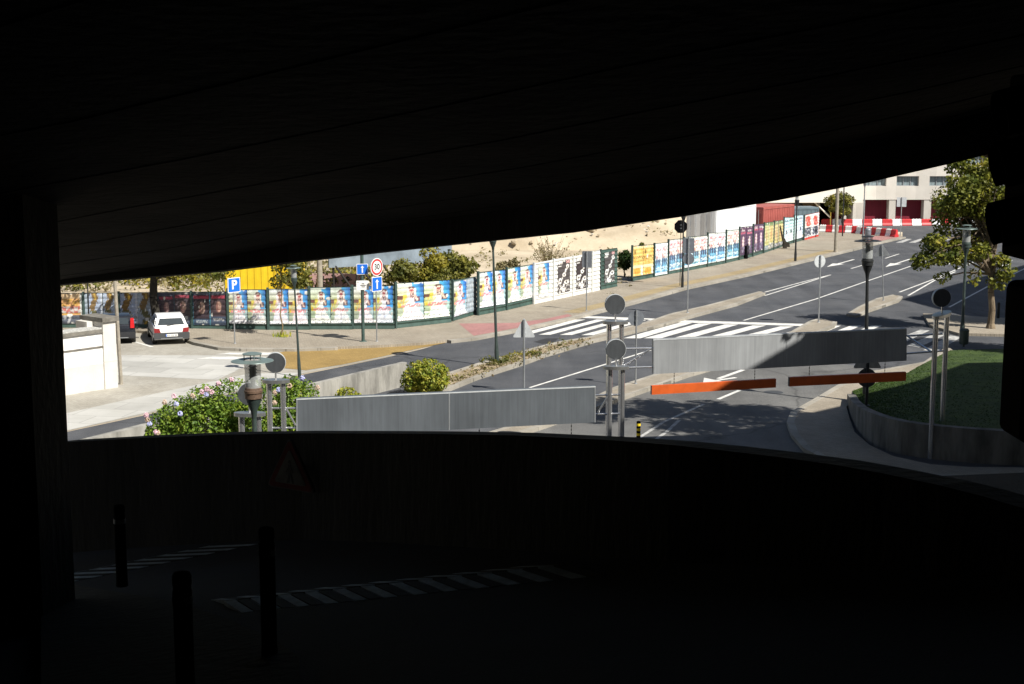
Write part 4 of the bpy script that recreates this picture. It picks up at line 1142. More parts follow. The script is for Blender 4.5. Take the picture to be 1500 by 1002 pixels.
tree("round_tree", "small round dark tree before the annexe at the far end", "tree", tb, (2.2, .13), cl, LEAFW, BARKD, 4200, .07, .14)
# shrubs growing wild behind the hoarding
for k, (px, Y, hh, rx, lab, lm) in enumerate([(588, 74, 3.0, 1.1, "dense wild shrub rising behind the dress posters below the billboard", LEAFW), (628, 75, 3.4, 1.3, "tall wild shrub with yellow sprays in front of the billboard", LEAFO), (672, 76, 3.2, 1.25, "wild shrub at the right end of the billboard", LEAFW), (655, 73, 2.6, .9, "lower wild shrub overhanging the hoarding top", LEAFW), (437, 73, 3.1, .7, "thin shrub beside the yellow container", LEAFW), (745, 80, 2.6, .9, "loose weedy shrub behind the hoarding left of the dry one", DRYLEAF), (915, 93, 1.9, .62, "leafy bush growing through the gap in the hoarding", LEAFD), (945, 92, 2.7, .5, "green sprig showing above the amber posters", LEAFW)]):
    b = AT(px, 400, Y); tree("wild_shrub", lab, "shrub", (b.x, Y, 0.0), (hh * .55, .05), clumpset(0, 0, hh * .62, (rx * .75, rx * .6, hh * .30), 14, .48 * rx, 50 + k), lm, TWIG, int(2300 * rx), .06, .12, "shrubs behind the hoarding")
b = AT(806, 400, 86)
t = thing("dry_shrub", "bare dry shrub on the sandy lot behind the white panels", "shrub", (b.x, 86, 0))
mb = MB()
for k in range(46):
    a = random.random() * 6.28; e = random.uniform(.25, 1.1); L = random.uniform(1.4, 2.5)
    d = Vector((math.cos(a) * e, math.sin(a) * e, 1)).normalized(); p = d * L
    mb.tube((0, 0, 1.0), (p.x, p.y, 1.0 + p.z), .02, .006, TWIG, 5, False)
    for q in range(7):
        pp = Vector((0, 0, 1.0)) + d * L * random.uniform(.35, 1); leaves(mb, pp, (.16, .16, .16), 3, DRYLEAF, .03, .06, 0)
mb.tube((0, 0, 0), (0, 0, 1.1), .05, .04, TWIG, 6)
mb.build("twigs", t)
# scrub ground cover beyond the left hoarding
mb = MB()
for k in range(420):
    px = random.uniform(40, 560); Y = random.uniform(83, 98); b = AT(px, 400, Y); hh = random.uniform(.4, 1.5)
    leaves(mb, (b.x, Y, hh * .55), (hh * .8, hh * .6, hh * .6), 24, random.choice([LEAFW, DRYLEAF, LEAFO, DRYLEAF]), .07, .16, .2)
tag(mb.build("scrub"), "mass of dry scrub and weeds on the vacant lot", "scrub", None, "stuff")
mb = MB()
for k in range(160):
    px = random.uniform(690, 930); Y = random.uniform(82, 130); b = AT(px, 400, Y); hh = random.uniform(.1, .4)
    leaves(mb, (b.x, Y, hh * .5), (hh, hh, hh * .6), 10, random.choice([DRYLEAF, DRYLEAF, LEAFW]), .05, .10, .2)
tag(mb.build("dry_weeds"), "scattered dry weeds on the sandy lot", "weeds", None, "stuff")
# median weeds
mb = MB()
for k in range(330):
    t_ = random.random() ** 1.4; i = random.uniform(0, 1)
    a = G(610, 572, SW).lerp(G(850, 499, SW), t_); b = a + Vector((random.gauss(0, .35), random.gauss(0, .3), 0)); hh = random.uniform(.03, .15)
    leaves(mb, (b.x, b.y, SW + hh * .6), (hh * 1.3, hh * 1.3, hh), 8, random.choice([DRYLEAF, DRYLEAF, TWIG, LEAFW]), .02, .06, .1)
for c in (G(735, 529, SW), G(765, 521, SW), G(725, 533, SW)):
    for k in range(18): leaves(mb, (c.x + random.gauss(0, .35), c.y + random.gauss(0, .25), SW + .1), (.15, .15, .12), 12, LEAFW, .03, .07, .1)
tag(mb.build("median_weeds"), "dry weeds and litter on the soil of the median", "weeds", None, "stuff")
# hydrangea hedge and the two yellow bushes
def bush(name, label, cat, p, ell_, n, lm, s0, s1, seed, flowers=0, base=.15):
    t = thing(name, label, cat, p); rg = random.Random(seed)
    mb = MB()
    for (c, r) in ell_:
        for k in range(9):
            a = rg.random() * 6.28; q = Vector((c[0] + r[0] * .6 * math.cos(a), c[1] + r[1] * .6 * math.sin(a), c[2] + r[2] * .3))
            mb.tube((c[0] + rg.uniform(-.2, .2), c[1], 0), q, .015, .008, TWIG, 5, False)
    mb.build("stems", t)
    mb = MB(); tot = sum(r[0] * r[2] for c, r in ell_)
    for (c, r) in ell_:
        m_ = int(n * r[0] * r[2] / tot)
        sub = clumpset(c[0], c[1], c[2], (r[0] * .8, r[1] * .8, r[2] * .75), 16, min(r) * .42, rg.randint(0, 999))
        for cc, rr, w_ in sub: leaves(mb, cc, rr, int(m_ / 16 * .6), lm, s0, s1, .5)
        leaves(mb, c, r, int(m_ * .4), lm, s0, s1, .8)
    mb.v = [(x, y, max(z, .02)) for x, y, z in mb.v]
    mb.build("foliage", t)
    return t
hb = G(345, 640, 0.0)
Yh = 39.8
hx = lambda px: (px - 345) / F * Yh
hz = lambda py: AT(345, py, Yh).z
EL = []
for px, top_, wpx in ((235, 606, 26), (262, 590, 34), (300, 572, 42), (340, 563, 42), (385, 562, 42), (425, 560, 36), (452, 566, 24)):
    h_ = hz(top_) * 1.07; EL.append(((hx(px), random.uniform(-.2, .2), h_ * .5), (wpx / F * Yh * 1.1, .85, h_ * .52)))
hyd = bush("hydrangea_bush", "large green hydrangea with pink and blue flower heads behind the parapet", "bush", (AT(345, 600, Yh).x, Yh, 0), EL, 36000, LEAFB, .035, .062, 4)
for px, py, m in ((228, 633, PETALP), (219, 621, PETAL), (216, 615, PETALD), (214, 608, PETALP), (258, 592, PETAL), (264, 606, PETAL), (255, 580, PETALP), (241, 589, PETALD), (282, 580, PETALD), (296, 574, PETALP), (303, 570, PETALP), (302, 578, PETAL), (310, 574, PETALP), (320, 562, PETALP), (339, 556, PETALP), (443, 554, PETAL), (408, 571, PETAL), (403, 575, PETALD), (424, 565, PETALD), (231, 634, PETALD), (402, 590, PETALD), (465, 568, PETALD)):
    q = AT(px, py, Yh - .8); mb = MB()
    for k in range(34):
        v = Vector((random.gauss(0, 1), random.gauss(0, 1), random.gauss(0, 1))).normalized() * .06
        mb.blob(v, .02, m, 5, 3)
    mb.build("flower_head", hyd, (q.x - hyd.location.x, q.y - Yh, q.z))
yb = G(620, 575, SW)
bush("yellow_bush", "round yellow green bush at the end of the grey wall", "bush", yb, [((.12, 0, .62), (.86, .75, .62)), ((-.4, -.1, .45), (.42, .5, .45)), ((.5, 0, .42), (.42, .5, .42))], 4200, LEAFY, .04, .08, 9)
yb = G(508, 596, 0)
bush("small_bush", "small yellow green bush at the foot of the grey wall", "bush", yb, [((0, 0, .35), (.42, .4, .36)), ((.35, 0, .25), (.3, .3, .25))], 1300, LEAFY, .03, .06, 12)

# ================================================================== WALLS
def wallrun(name, label, px, ztop, th, m, zbot=-.1, cap=None, smooth=False):
    T = [G(x, y, ztop) if not isinstance(ztop, list) else G(x, y, ztop[i]) for i, (x, y) in enumerate(px)]
    O = offs(T, th); mb = MB()
    for i in range(len(T) - 1):
        a, b, c, d = T[i], T[i + 1], O[i + 1], O[i]
        z = lambda p: Vector((p.x, p.y, zbot))
        mb.face([a, b, c, d], cap or m); mb.face([b, a, z(a), z(b)], m); mb.face([d, c, z(c), z(d)], m)
    for a, d in ((T[0], O[0]), (O[-1], T[-1])):
        mb.face([a, d, Vector((d.x, d.y, zbot)), Vector((a.x, a.y, zbot))], m)
    return tag(mb.build(name), label, "wall"), T
wallrun("retaining_wall", "low grey weathered wall ending at the yellow bush", [(60, 662), (125, 645), (208, 624), (330, 594), (454, 564), (560, 539), (596, 530.5)], .9, .22, CONC)
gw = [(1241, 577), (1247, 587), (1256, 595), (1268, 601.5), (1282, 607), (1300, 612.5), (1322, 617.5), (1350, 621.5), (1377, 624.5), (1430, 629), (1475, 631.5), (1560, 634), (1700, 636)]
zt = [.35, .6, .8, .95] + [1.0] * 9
_, gT = wallrun("garden_wall", "curved low concrete wall holding up the shaded lawn", gw, zt, .28, mat("shade_garden_concrete", (0.075, 0.075, 0.07), 0.9, 0, 0.0, 2.2, 0.5, 12, col2=(0.20, 0.195, 0.18), stretch=(1, 1, 0.25), detail=10), -.1)  # darker copy of the concrete, with the wall's shade in its colour
gO = offs(gT, .275)
gt = [(1249, 573), (1262, 568), (1278, 563), (1292, 558), (1306, 553.5), (1318, 549.5), (1330, 545.5), (1345, 537), (1362, 528), (1392, 513), (1460, 511), (1570, 510), (1720, 510)]
far = [G(x, y, .15) for x, y in gt]
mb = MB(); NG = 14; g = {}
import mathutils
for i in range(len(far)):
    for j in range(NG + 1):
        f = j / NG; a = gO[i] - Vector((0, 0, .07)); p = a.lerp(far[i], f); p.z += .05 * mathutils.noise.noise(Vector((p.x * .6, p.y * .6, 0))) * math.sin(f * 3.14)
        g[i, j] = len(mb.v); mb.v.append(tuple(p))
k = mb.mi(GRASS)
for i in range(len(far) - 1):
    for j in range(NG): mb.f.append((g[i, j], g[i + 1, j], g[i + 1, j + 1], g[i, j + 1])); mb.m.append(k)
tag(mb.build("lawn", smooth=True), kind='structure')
gv = mb.v
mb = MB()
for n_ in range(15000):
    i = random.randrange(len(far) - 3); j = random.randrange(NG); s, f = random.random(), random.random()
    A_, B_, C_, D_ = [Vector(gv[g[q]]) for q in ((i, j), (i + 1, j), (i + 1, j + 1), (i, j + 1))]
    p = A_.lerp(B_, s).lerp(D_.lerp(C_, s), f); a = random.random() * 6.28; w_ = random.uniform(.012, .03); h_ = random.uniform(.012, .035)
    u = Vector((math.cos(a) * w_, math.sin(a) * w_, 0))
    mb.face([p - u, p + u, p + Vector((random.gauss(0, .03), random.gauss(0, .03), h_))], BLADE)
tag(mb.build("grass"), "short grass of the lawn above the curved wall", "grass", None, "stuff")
# white stone wall with pillar at the left
wb0, wb1 = G(60, 585, .012), G(153, 570, .012)
d = (wb1 - wb0).normalized(); ang = math.atan2(d.y, d.x); Lw = (wb1 - wb0).length
t = thing("stone_wall", "white stone parapet wall with a pillar and dark capping at the left", "wall", wb0, ang)
mb = MB(); mb.box(0, Lw, 0, .45, 0, .98, CREAM); mb.build("plinth", t)
mb = MB(); mb.box(0, Lw, .015, .43, .98, 1.56, LIMEW); mb.box(0, Lw, .016, .43, 1.62, 2.12, LIMEW); mb.build("block_course", t)
mb = MB(); mb.box(0, Lw, -.015, .45, 1.56, 1.62, CAPST); mb.build("joint_band", t)
mb = MB(); mb.box(0, Lw, -.06, .62, 2.12, 2.24, CAPST); mb.box(0, Lw, .0, .60, 2.241, 2.30, SPECK); mb.build("capping", t)
mb = MB(); mb.box(Lw, Lw + .56, -.06, .5, 0, 1.0, CREAM); mb.box(Lw + .004, Lw + .556, -.054, .5, 1.006, 2.50, CREAM); pl = mb.build("pillar", t)
mb = MB(); mb.box(Lw - .06, Lw + .66, -.14, 1.3, 2.50, 2.66, CAPST); mb.build("cap", pl)
mb = MB(); mb.box(Lw - .3, Lw + .3, .5, 1.2, 0, 2.49, CREAM); mb.build("return_pier", t)
# ================================================================== STREET LAMPS, SIGNS, GANTRIES
def lamp(label, base, toppx, s=1.0, pole=DKPOLE, cap=CAPG, topY=None, lean=0.0, group="saucer topped street lamps", collar=None):
    H = AT(toppx[0], toppx[1], topY or base.y).z - base.z
    t = thing("street_lamp", label, "street lamp", base, 0, group)
    t.rotation_euler.y = lean
    mb = MB(); mb.lathe([(0, -.1), (.11 * s, -.1), (.11 * s, .5), (.075 * s, .9), (.05 * s, H - 1.25 * s), (0, H - 1.25 * s)], pole, 14); mb.build("pole", t, smooth=True)
    mb = MB(); mb.lathe([(.05 * s, H - 1.5 * s), (.075 * s, H - 1.3 * s), (.14 * s, H - 1.14 * s), (.175 * s, H - 1.02 * s), (.185 * s, H - 1.02 * s)], pole, 18); mb.lathe([(.185 * s, H - 1.02 * s), (.19 * s, H - 1.02 * s), (.19 * s, H - .90 * s), (.205 * s, H - .895 * s), (.205 * s, H - .84 * s), (.19 * s, H - .83 * s), (.18 * s, H - .78 * s), (0, H - .78 * s)], collar or pole, 18); mb.build("lamp_base", t, smooth=True)
    mb = MB(); mb.lathe([(.175 * s, H - .78 * s), (.185 * s, H - .17 * s)], GLASS, 20); mb.build("glass_cylinder", t, smooth=True)
    mb = MB()
    mb.lathe([(0, H - .77 * s), (.05 * s, H - .77 * s), (.05 * s, H - .62 * s), (.07 * s, H - .6 * s), (.07 * s, H - .25 * s), (0, H - .25 * s)], BUMP, 10)
    for k in range(5): mb.lathe([(.07 * s, H - (.58 - k * .07) * s), (.10 * s, H - (.60 - k * .07) * s)], BUMP, 12)
    mb.build("louvre", t, smooth=True)
    mb = MB()
    n = 28
    mb.lathe([(.19 * s, H - .165 * s), (.32 * s, H - .155 * s), (.46 * s, H - .185 * s), (.465 * s, H - .195 * s), (.30 * s, H - .175 * s), (.19 * s, H - .18 * s)], cap, n)
    for k in range(4):
        a = k * 1.5708 + .4; mb.tube((.18 * s * math.cos(a), .18 * s * math.sin(a), H - .2 * s), (.18 * s * math.cos(a), .18 * s * math.sin(a), H - .03 * s), .012 * s, None, cap, 6)
    mb.lathe([(0, H - .035 * s), (.21 * s, H - .045 * s), (.215 * s, H - .03 * s), (.12 * s, H - .005 * s), (0, H)], cap, n)
    mb.build("saucer_cap", t, smooth=True)
    return t
lamp("large street lamp with rusty collar in front of the hydrangea", Vector((AT(376, 700, 31).x, 31, 0)), (370, 516), 1.0, DKGREEN, CAPG, None, -.006, collar=COPPER)
lamp("black street lamp rising above the shaded panel of the far gantry", G(1268, 574, .5), (1262, 345), 1.0, DKPOLE, DKPOLE, None, -.022)
lamp("street lamp in front of the plane tree with a litter bin at its foot", G(1409, 496, .14), (1409, 329), 1.0, DKGREEN, CAPG)
lamp("slim street lamp standing on the forecourt before the dress posters", G(439, 552, .02), (435, 388), .62, DKGREEN, CAPG, None, -.035)
lamp("tall green street lamp on the soil of the median", G(728, 533, SW), (722, 324), .8, DKGREEN, CAPG, None, -.032)
lamp("thin dark street lamp on the pavement before the blue and white posters", G(999.5, 421, SW), (998, 300), .75, DKPOLE, DKPOLE)
lamp("thin dark street lamp on the pavement before the pale blue posters", G(1165, 382.5, SW), (1164.5, 279), .85, DKPOLE, DKPOLE)
lamp("grey street lamp at the far corner beside the litter bin", G(1264, 351, SW), (1266, 255), .8, GALV_D, GALV_D)

def arrow_up(mb, s, y, m, dx=0, dz=0):
    P = [(0, .5), (-.26, .2), (-.09, .22), (-.09, -.5), (.09, -.5), (.09, .22), (.26, .2)]
    mb.extr([(dx + x * s, y, dz + z * s) for x, z in reversed(P)], (0, .002, 0), m)
RX = Matrix.Rotation(math.pi / 2, 4, 'X')
def sign(label, base, H, plates, yaw, pole=GALV, r=.03, lean=0.0, name="sign_post", group=None):
    """plates: (shape, size, height of its centre, face, back material). Local -Y is the printed side."""
    t = thing(name, label, "sign", base, rad(yaw), group)
    if lean: t.rotation_euler = (t.matrix_basis.to_3x3().normalized() and Matrix.Rotation(lean, 3, 'Y') @ Matrix.Rotation(rad(yaw), 3, 'Z')).to_euler()
    mb = MB(); mb.tube((0, 0, -.1), (0, 0, H), r, None, pole, 12); mb.lathe([(r * 2.4, 0), (r * 2.2, .02), (r, .03)], pole, 12); mb.build("pole", t, smooth=True)
    for shape, size, zc_, face, back in plates:
        y0 = -r - .03
        mb = MB()
        if shape == 'disc': O = [(size / 2 * math.cos(k * math.pi / 14), zc_ + size / 2 * math.sin(k * math.pi / 14)) for k in range(28)]
        elif shape == 'oct': O = [(size / 2 * math.cos((k + .5) * math.pi / 4), zc_ + size / 2 * math.sin((k + .5) * math.pi / 4)) for k in range(8)]
        elif shape == 'tri': O = [(x, zc_ - size * .33 + z) for x, z in tri_pts(size * 1.16)]
        else:
            w_, h_ = size; c_ = .03; O = []
            for sx, sz, a0 in ((1, 1, 0), (-1, 1, 90), (-1, -1, 180), (1, -1, 270)):
                for k in range(4):
                    a = rad(a0 + 30 * k); O.append((sx * (w_ / 2 - c_) + c_ * math.cos(a), zc_ + sz * (h_ / 2 - c_) + c_ * math.sin(a)))
        mb.extr([(x, y0, z) for x, z in O], (0, .025, 0), back)
        mb.box(-.05, .05, y0 + .026, r * .2, zc_ - .12, zc_ - .08, GALV); mb.box(-.05, .05, y0 + .026, r * .2, zc_ + .08, zc_ + .12, GALV)
        pl = mb.build("plate", t)
        sc = lambda s: [(x * s, y0 - .003, zc_ + (z - zc_) * s) for x, z in O]
        sc2 = lambda s, d: [(x * s, y0 - d, zc_ + (z - zc_) * s) for x, z in O]
        if face == 'limit':
            mb = MB(); mb.extr(sc2(.985, .004), (0, .003, 0), SIGNW); mb.extr(sc2(.90, .008), (0, .003, 0), SIGNR); mb.extr(sc2(.68, .012), (0, .003, 0), SIGNW); mb.build("face", pl)
            text_mesh("30", size * .44, Matrix.Translation((0, y0 - .014, zc_)) @ RX, SIGNK, "lettering", pl, .002)
        elif face == 'ban':
            mb = MB(); mb.extr(sc2(.985, .004), (0, .003, 0), SIGNR); mb.extr([(x, y0 - .008, z) for x, z in ((-.2, zc_ - .05), (.2, zc_ - .05), (.2, zc_ + .05), (-.2, zc_ + .05))], (0, .003, 0), SIGNW); mb.build("face", pl)
        elif face == 'parking':
            mb = MB(); mb.extr(sc2(.985, .004), (0, .003, 0), SIGNW); mb.extr(sc2(.90, .008), (0, .003, 0), SIGNB); mb.build("face", pl)
            text_mesh("P", size[1] * .86, Matrix.Translation((0, y0 - .010, zc_)) @ RX @ Matrix.Diagonal((1.05, 1, 1, 1)), SIGNW, "lettering", pl, .007)
        elif face == 'oneway':
            mb = MB(); mb.extr(sc2(.985, .004), (0, .003, 0), SIGNW); mb.extr(sc2(.90, .008), (0, .003, 0), SIGNB); arrow_up(mb, size[1] * .66, y0 - .012, SIGNW, 0, zc_); mb.build("face", pl)
        elif face == 'keep':
            mb = MB(); mb.extr(sc2(.985, .004), (0, .003, 0), SIGNW); mb.extr(sc2(.92, .008), (0, .003, 0), SIGNB); arrow_up(mb, size * .6, y0 - .012, SIGNW, 0, zc_); mb.build("face", pl)
        elif face == 'warn':
            mb = MB(); mb.extr(sc2(.985, .004), (0, .003, 0), SIGNR); mb.extr([(x * .66, y0 - .008, zc_ + (z - zc_) * .66) for x, z in O], (0, .003, 0), SIGNW); mb.build("face", pl)
        elif face == 'notice':
            mb = MB(); mb.extr(sc2(.98, .004), (0, .003, 0), SIGNW)
            for k, (xa, xb) in enumerate(((-.22, -.18), (-.04, .08), (-.10, .14), (-.05, .10))): mb.box(xa, xb, y0 - .008, y0 - .005, zc_ + .12 - k * .07, zc_ + .155 - k * .07, SIGNK)
            mb.build("face", pl)
        elif face == 'plain':
            mb = MB(); mb.extr(sc2(.97, .004), (0, .003, 0), SIGNB); mb.build("face", pl)
    return t
def hgt(px, py, b): return AT(px, py, b.y).z - b.z
# facing the camera's right, before the posters
b = G(344, 503, SW); sign("blue P parking sign on a thin pole at the kerb of the parking", b, hgt(344, 408, b), [('rect', (.70, .66), hgt(343, 417.5, b), 'parking', GALV_L)], 50, GALV, .028)
b = G(552, 500, SW); sign("round speed limit 30 sign above a blue arrow sign on a grey pole", b, hgt(551, 380, b), [('disc', .80, hgt(551.5, 391, b), 'limit', GALV_L), ('rect', (.66, .66), hgt(552, 416, b), 'oneway', GALV_L)], 52, GALV, .028)
b = G(532, 500, SW); sign("thick grey pole with a blue arrow sign and a white notice", b, 5.2, [('rect', (.52, .48), hgt(532, 394, b), 'oneway', GALV_L), ('rect', (.56, .42), hgt(532, 417.5, b), 'notice', GALV_L)], 12, GREENPOST, .075)
# backs of signs for the traffic coming the other way
b = G(767.5, 577, SW * 0); sign("pale triangular sign back on a pole behind the nearer gantry panel", b, hgt(767, 468, b), [('tri', .72, hgt(767, 485, b), 'warn', GALV_L)], 181, GALV, .04)
b = G(931, 562, SW); sign("dark round sign back on a pole right of the twin steel posts", b, hgt(931, 454, b), [('disc', .60, hgt(931, 466, b), 'ban', GALV_D)], 186, GALV, .032)
b = G(859, 455, SW); sign("grey rectangular sign back on a pole before the white panels", b, hgt(859, 368, b), [('rect', (.52, .86), hgt(859, 380, b), 'plain', GALV_D)], 165, GALV, .03)
b = G(1007, 458, SW); sign("square and round grey sign backs on one pole on the median", b, hgt(1007, 346, b), [('rect', (.58, .78), hgt(1007, 360, b), 'plain', GALV_D), ('disc', .60, hgt(1007, 379.5, b), 'keep', GALV_D)], 168, GALV, .035)
b = G(1199, 472, SW); sign("round grey sign back with white edge on the island beside the crossing", b, hgt(1199, 374, b), [('disc', .62, hgt(1199, 383, b), 'ban', GALV_L)], 200, GALV, .038)
b = G(1294, 440, SW); sign("leaning triangular sign back on the small island tip", b, hgt(1290, 358, b), [('tri', .74, hgt(1290, 369, b), 'warn', GALV)], 166, GALV, .032, -.065)
b = G(1269, 594, .7); sign("triangular and round sign backs in the shade under the far gantry panel", b, hgt(1269, 515, b), [('tri', .80, hgt(1269, 528, b), 'warn', GALV), ('disc', .62, hgt(1269, 554, b), 'ban', DISCB)], 178, DKPOLE, .05)
b = G(1319, 343, SW); sign("small white sign back on a pole beside the end of the barriers", b, hgt(1319, 289, b), [('rect', (.85, .85), hgt(1319, 296, b), 'plain', GALV_L)], 172, GALV, .035)
b = G(1216, 333, 0); sign("round blue arrow sign on a yellow and black striped post", b, hgt(1216, 294, b), [('disc', .62, hgt(1216, 300, b), 'keep', GALV_L)], 20, mat('dull_yellow_band', (.28, .19, .02), .6), .06)
b = G(996, 418, SW); sign("black octagonal sign back on a post beside the white container", b, hgt(990, 322, b), [('oct', .84, hgt(990, 332, b), 'ban', BLACK)], 184, DKPOLE, .022)

# gantries with brushed steel panels
def pair(t, pa, pb, zcol, disc, root, r=.075):
    """twin posts with a collar and a round sign above; positions in world, children local to root"""
    o = Vector(root)
    for p in (pa, pb):
        mb = MB(); mb.tube((0, 0, -.1), (0, 0, zcol), r, None, CHROME, 18); mb.build("post", t, (p.x - o.x, p.y - o.y, 0), smooth=True)
    m = (pa + pb) / 2; d = (pb - pa); d.z = 0; L = d.length; d.normalize(); a = math.atan2(d.y, d.x)
    mb = MB()
    hw = max(L / 2 + .19, .36); P = []
    for k in range(24):
        an = k * math.pi / 12; P.append((hw * math.cos(an), .19 * math.sin(an), zcol))
    mb.extr(P, (0, 0, .09), COLLAR); mb.build("collar", t, (m.x - o.x, m.y - o.y, 0), rot=a)
    mb = MB(); mb.tube((0, 0, zcol + .09), (0, 0, zcol + .28), .025, None, CHROME, 8); st = mb.build("stem", t, (m.x - o.x, m.y - o.y, 0))
    zd = zcol + .09 + .17 + disc / 2
    mb = MB(); n = 28; R0 = disc / 2
    O = [(R0 * math.cos(k * 2 * math.pi / n), R0 * math.sin(k * 2 * math.pi / n)) for k in range(n)]
    mb.extr([(x, .04, zd + z) for x, z in O], (0, .10, 0), GALV_L); mb.extr([(x * .96, .025, zd + z * .96) for x, z in O], (0, .015, 0), DISCB); mb.extr([(x * .95, .141, zd + z * .95) for x, z in O], (0, .004, 0), SIGNR)
    mb.build("round_sign", t, (m.x - o.x, m.y - o.y, 0), rot=rad(6))
def panel(t, root, TL, TR, BR, BL, th, m, seam=()):
    o = Vector(root); q = [p - o for p in (TL, TR, BR, BL)]
    d = (q[1] - q[0]).normalized(); n = Vector((-d.y, d.x, 0)).normalized()
    mb = MB(); mb.extr(q, n * th, m); mb.build("panel", t)
    mb = MB()
    for f0, f1 in ((0, .004), (.996, 1)) + tuple((s - .002, s + .002) for s in seam):
        w0, w1 = q[0].lerp(q[1], f0), q[0].lerp(q[1], f1); v0, v1 = q[3].lerp(q[2], f0), q[3].lerp(q[2], f1); e = -n * .006
        mb.extr([w0 + e, w1 + e, v1 + e, v0 + e], n * .004, GALV)
    e = -n * .007; up = Vector((0, 0, -.035))
    mb.extr([q[0] + e, q[1] + e, q[1] + e + up, q[0] + e + up], n * .004, GALV_L)
    mb.build("panel_trim", t)
def rods(t, root, segs, r=.028):
    o = Vector(root)
    for a, b in segs:
        mb = MB(); mb.tube(a - o, b - o, r, None, CHROME, 10); mb.build("brace", t, smooth=True)
def flat(p): return Vector((p.x, p.y, 0))
# far gantry
D0, D1 = 41.2, 42.3
rt = flat(AT(900, 600, D0)); t = thing("height_gantry", "far height gantry with bright steel panel half in shade", "gantry", rt, 0, "steel height gantries")
pair(t, flat(AT(891, 600, D0)), flat(AT(909, 600, D0)), 3.93, .60, rt)
pair(t, flat(AT(1365.5, 600, 40.85)), flat(AT(1381, 600, 42.0)), 4.12, .55, rt)
panel(t, rt, AT(957, 497, D0), AT(1328, 481, D1), AT(1328, 528.5, D1), AT(957, 548, D0), .16, BRUSH, (.52,))
y0, y1 = D0 + .06, D1 + .06
rods(t, rt, [(AT(893, 511, D0), AT(958, 510, y0)), (AT(893, 539, D0), AT(958, 537.5, y0)), (AT(908, 540, D0 - .05), AT(953, 511, y0 - .05)),
             (AT(1327, 492, y1), AT(1381, 489, 42.0)), (AT(1327, 518, y1), AT(1381, 514, 42.0)), (AT(1330, 493, y1 - .06), AT(1364, 515, 41.0))])
def hang_bar(label, a, b, h, chains, ztop):
    root = Vector((a.x, a.y, a.z - h)); t = thing("height_bar", label, "height bar", root, 0, "orange height bars under the far gantry")
    o = root; mb = MB(); d = (b - a).normalized(); n = Vector((-d.y, d.x, 0)).normalized(); dz = Vector((0, 0, -h))
    mb.extr([a - o, b - o, b + dz - o, a + dz - o], n * .12, ORANGE); mb.build("beam", t)
    mb = MB(); mb.extr([a - o - d * .012, a - o - d * .002, a + dz - o - d * .002, a + dz - o - d * .012], n * .12, BUMP); mb.build("end_plate", t)
    for f, zt_ in chains:
        p = a.lerp(b, f) + n * .06 - o; mb = MB(); top_ = zt_ - root.z; z = p.z; k = 0
        while z < top_:
            zz = min(z + .045, top_)
            mb.box(p.x - (.012 if k % 2 else .004), p.x + (.012 if k % 2 else .004), p.y - (.004 if k % 2 else .012), p.y + (.004 if k % 2 else .012), z, zz, STRUT); z = zz; k += 1
        mb.build("chain", t)
ip = lambda px: D0 + (D1 - D0) * (px - 957) / 371 + .02
hang_bar("orange height bar hanging at the left, its left half sunlit", AT(955, 565.4, ip(955)), AT(1137, 555, ip(1137)), .26, [(.18, 2.56), (.83, 2.63)], 2.6)
hang_bar("dark orange height bar hanging at the right, all in shade", AT(1157, 553, ip(1157)), AT(1327.6, 545, ip(1327)), .27, [(.17, 2.66), (.82, 2.72)], 2.7)
# nearer gantry
D0, D1 = 37.8, 39.6
rt = flat(AT(405, 640, D0)); t = thing("height_gantry", "nearer height gantry with the long grey panel just above the parapet", "gantry", rt, 0, "steel height gantries")
pair(t, flat(AT(396, 640, D0)), flat(AT(416, 640, D0)), 2.80, .55, rt)
pair(t, flat(AT(892.3, 640, D1)), flat(AT(910.5, 640, D1)), 2.87, .58, rt)
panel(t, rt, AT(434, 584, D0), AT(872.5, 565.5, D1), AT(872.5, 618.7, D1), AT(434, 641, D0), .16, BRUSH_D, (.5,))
y0, y1 = D0 + .06, D1 + .06
rods(t, rt, [(AT(396, 598, D0), AT(436, 598, y0)), (AT(396, 627, D0), AT(436, 626.5, y0)), (AT(420, 600, D0 - .03), AT(433, 623, y0 - .05)),
             (AT(871, 579, y1), AT(911, 578, D1)), (AT(871, 607, y1), AT(911, 606, D1)), (AT(876, 604, y1 - .05), AT(891, 580, D1 - .03))])
o = rt
for px, py in ((608, 631.5), (702, 627), (837, 620.5)):
    p = AT(px, py, D0 + (D1 - D0) * (px - 434) / 438.5 + .08) - o; mb = MB()
    for k in range(7): mb.box(p.x - (.014 if k % 2 else .005), p.x + (.014 if k % 2 else .005), p.y - .01, p.y + .01, p.z - .05 * (k + 1), p.z - .05 * k, STRUT)
    mb.build("chain", t)
rt = flat(AT(366, 640, 35.2)); t = thing("twin_post", "lower twin steel posts with a round sign partly behind the large lamp", "post", rt)
pair(t, flat(AT(354.5, 640, 35.2)), flat(AT(379, 640, 35.2)), 2.42, .58, rt)
# yellow and black post
p = G(935, 655); t = thing("striped_bollard", "yellow and black striped bollard behind the parapet", "bollard", p)
h = .80
mb = MB(); mb.lathe([(0, 0), (.062, 0), (.062, h - .02), (.05, h), (0, h + .005)], BLACK, 16); mb.build("post", t, smooth=True)
for k in range(5):
    mb = MB(); z = .06 + k * .15; mb.lathe([(.0635, z), (.0640, z), (.0640, z + .075), (.0635, z + .075)], YB, 16); mb.build("yellow_band", t, smooth=True)
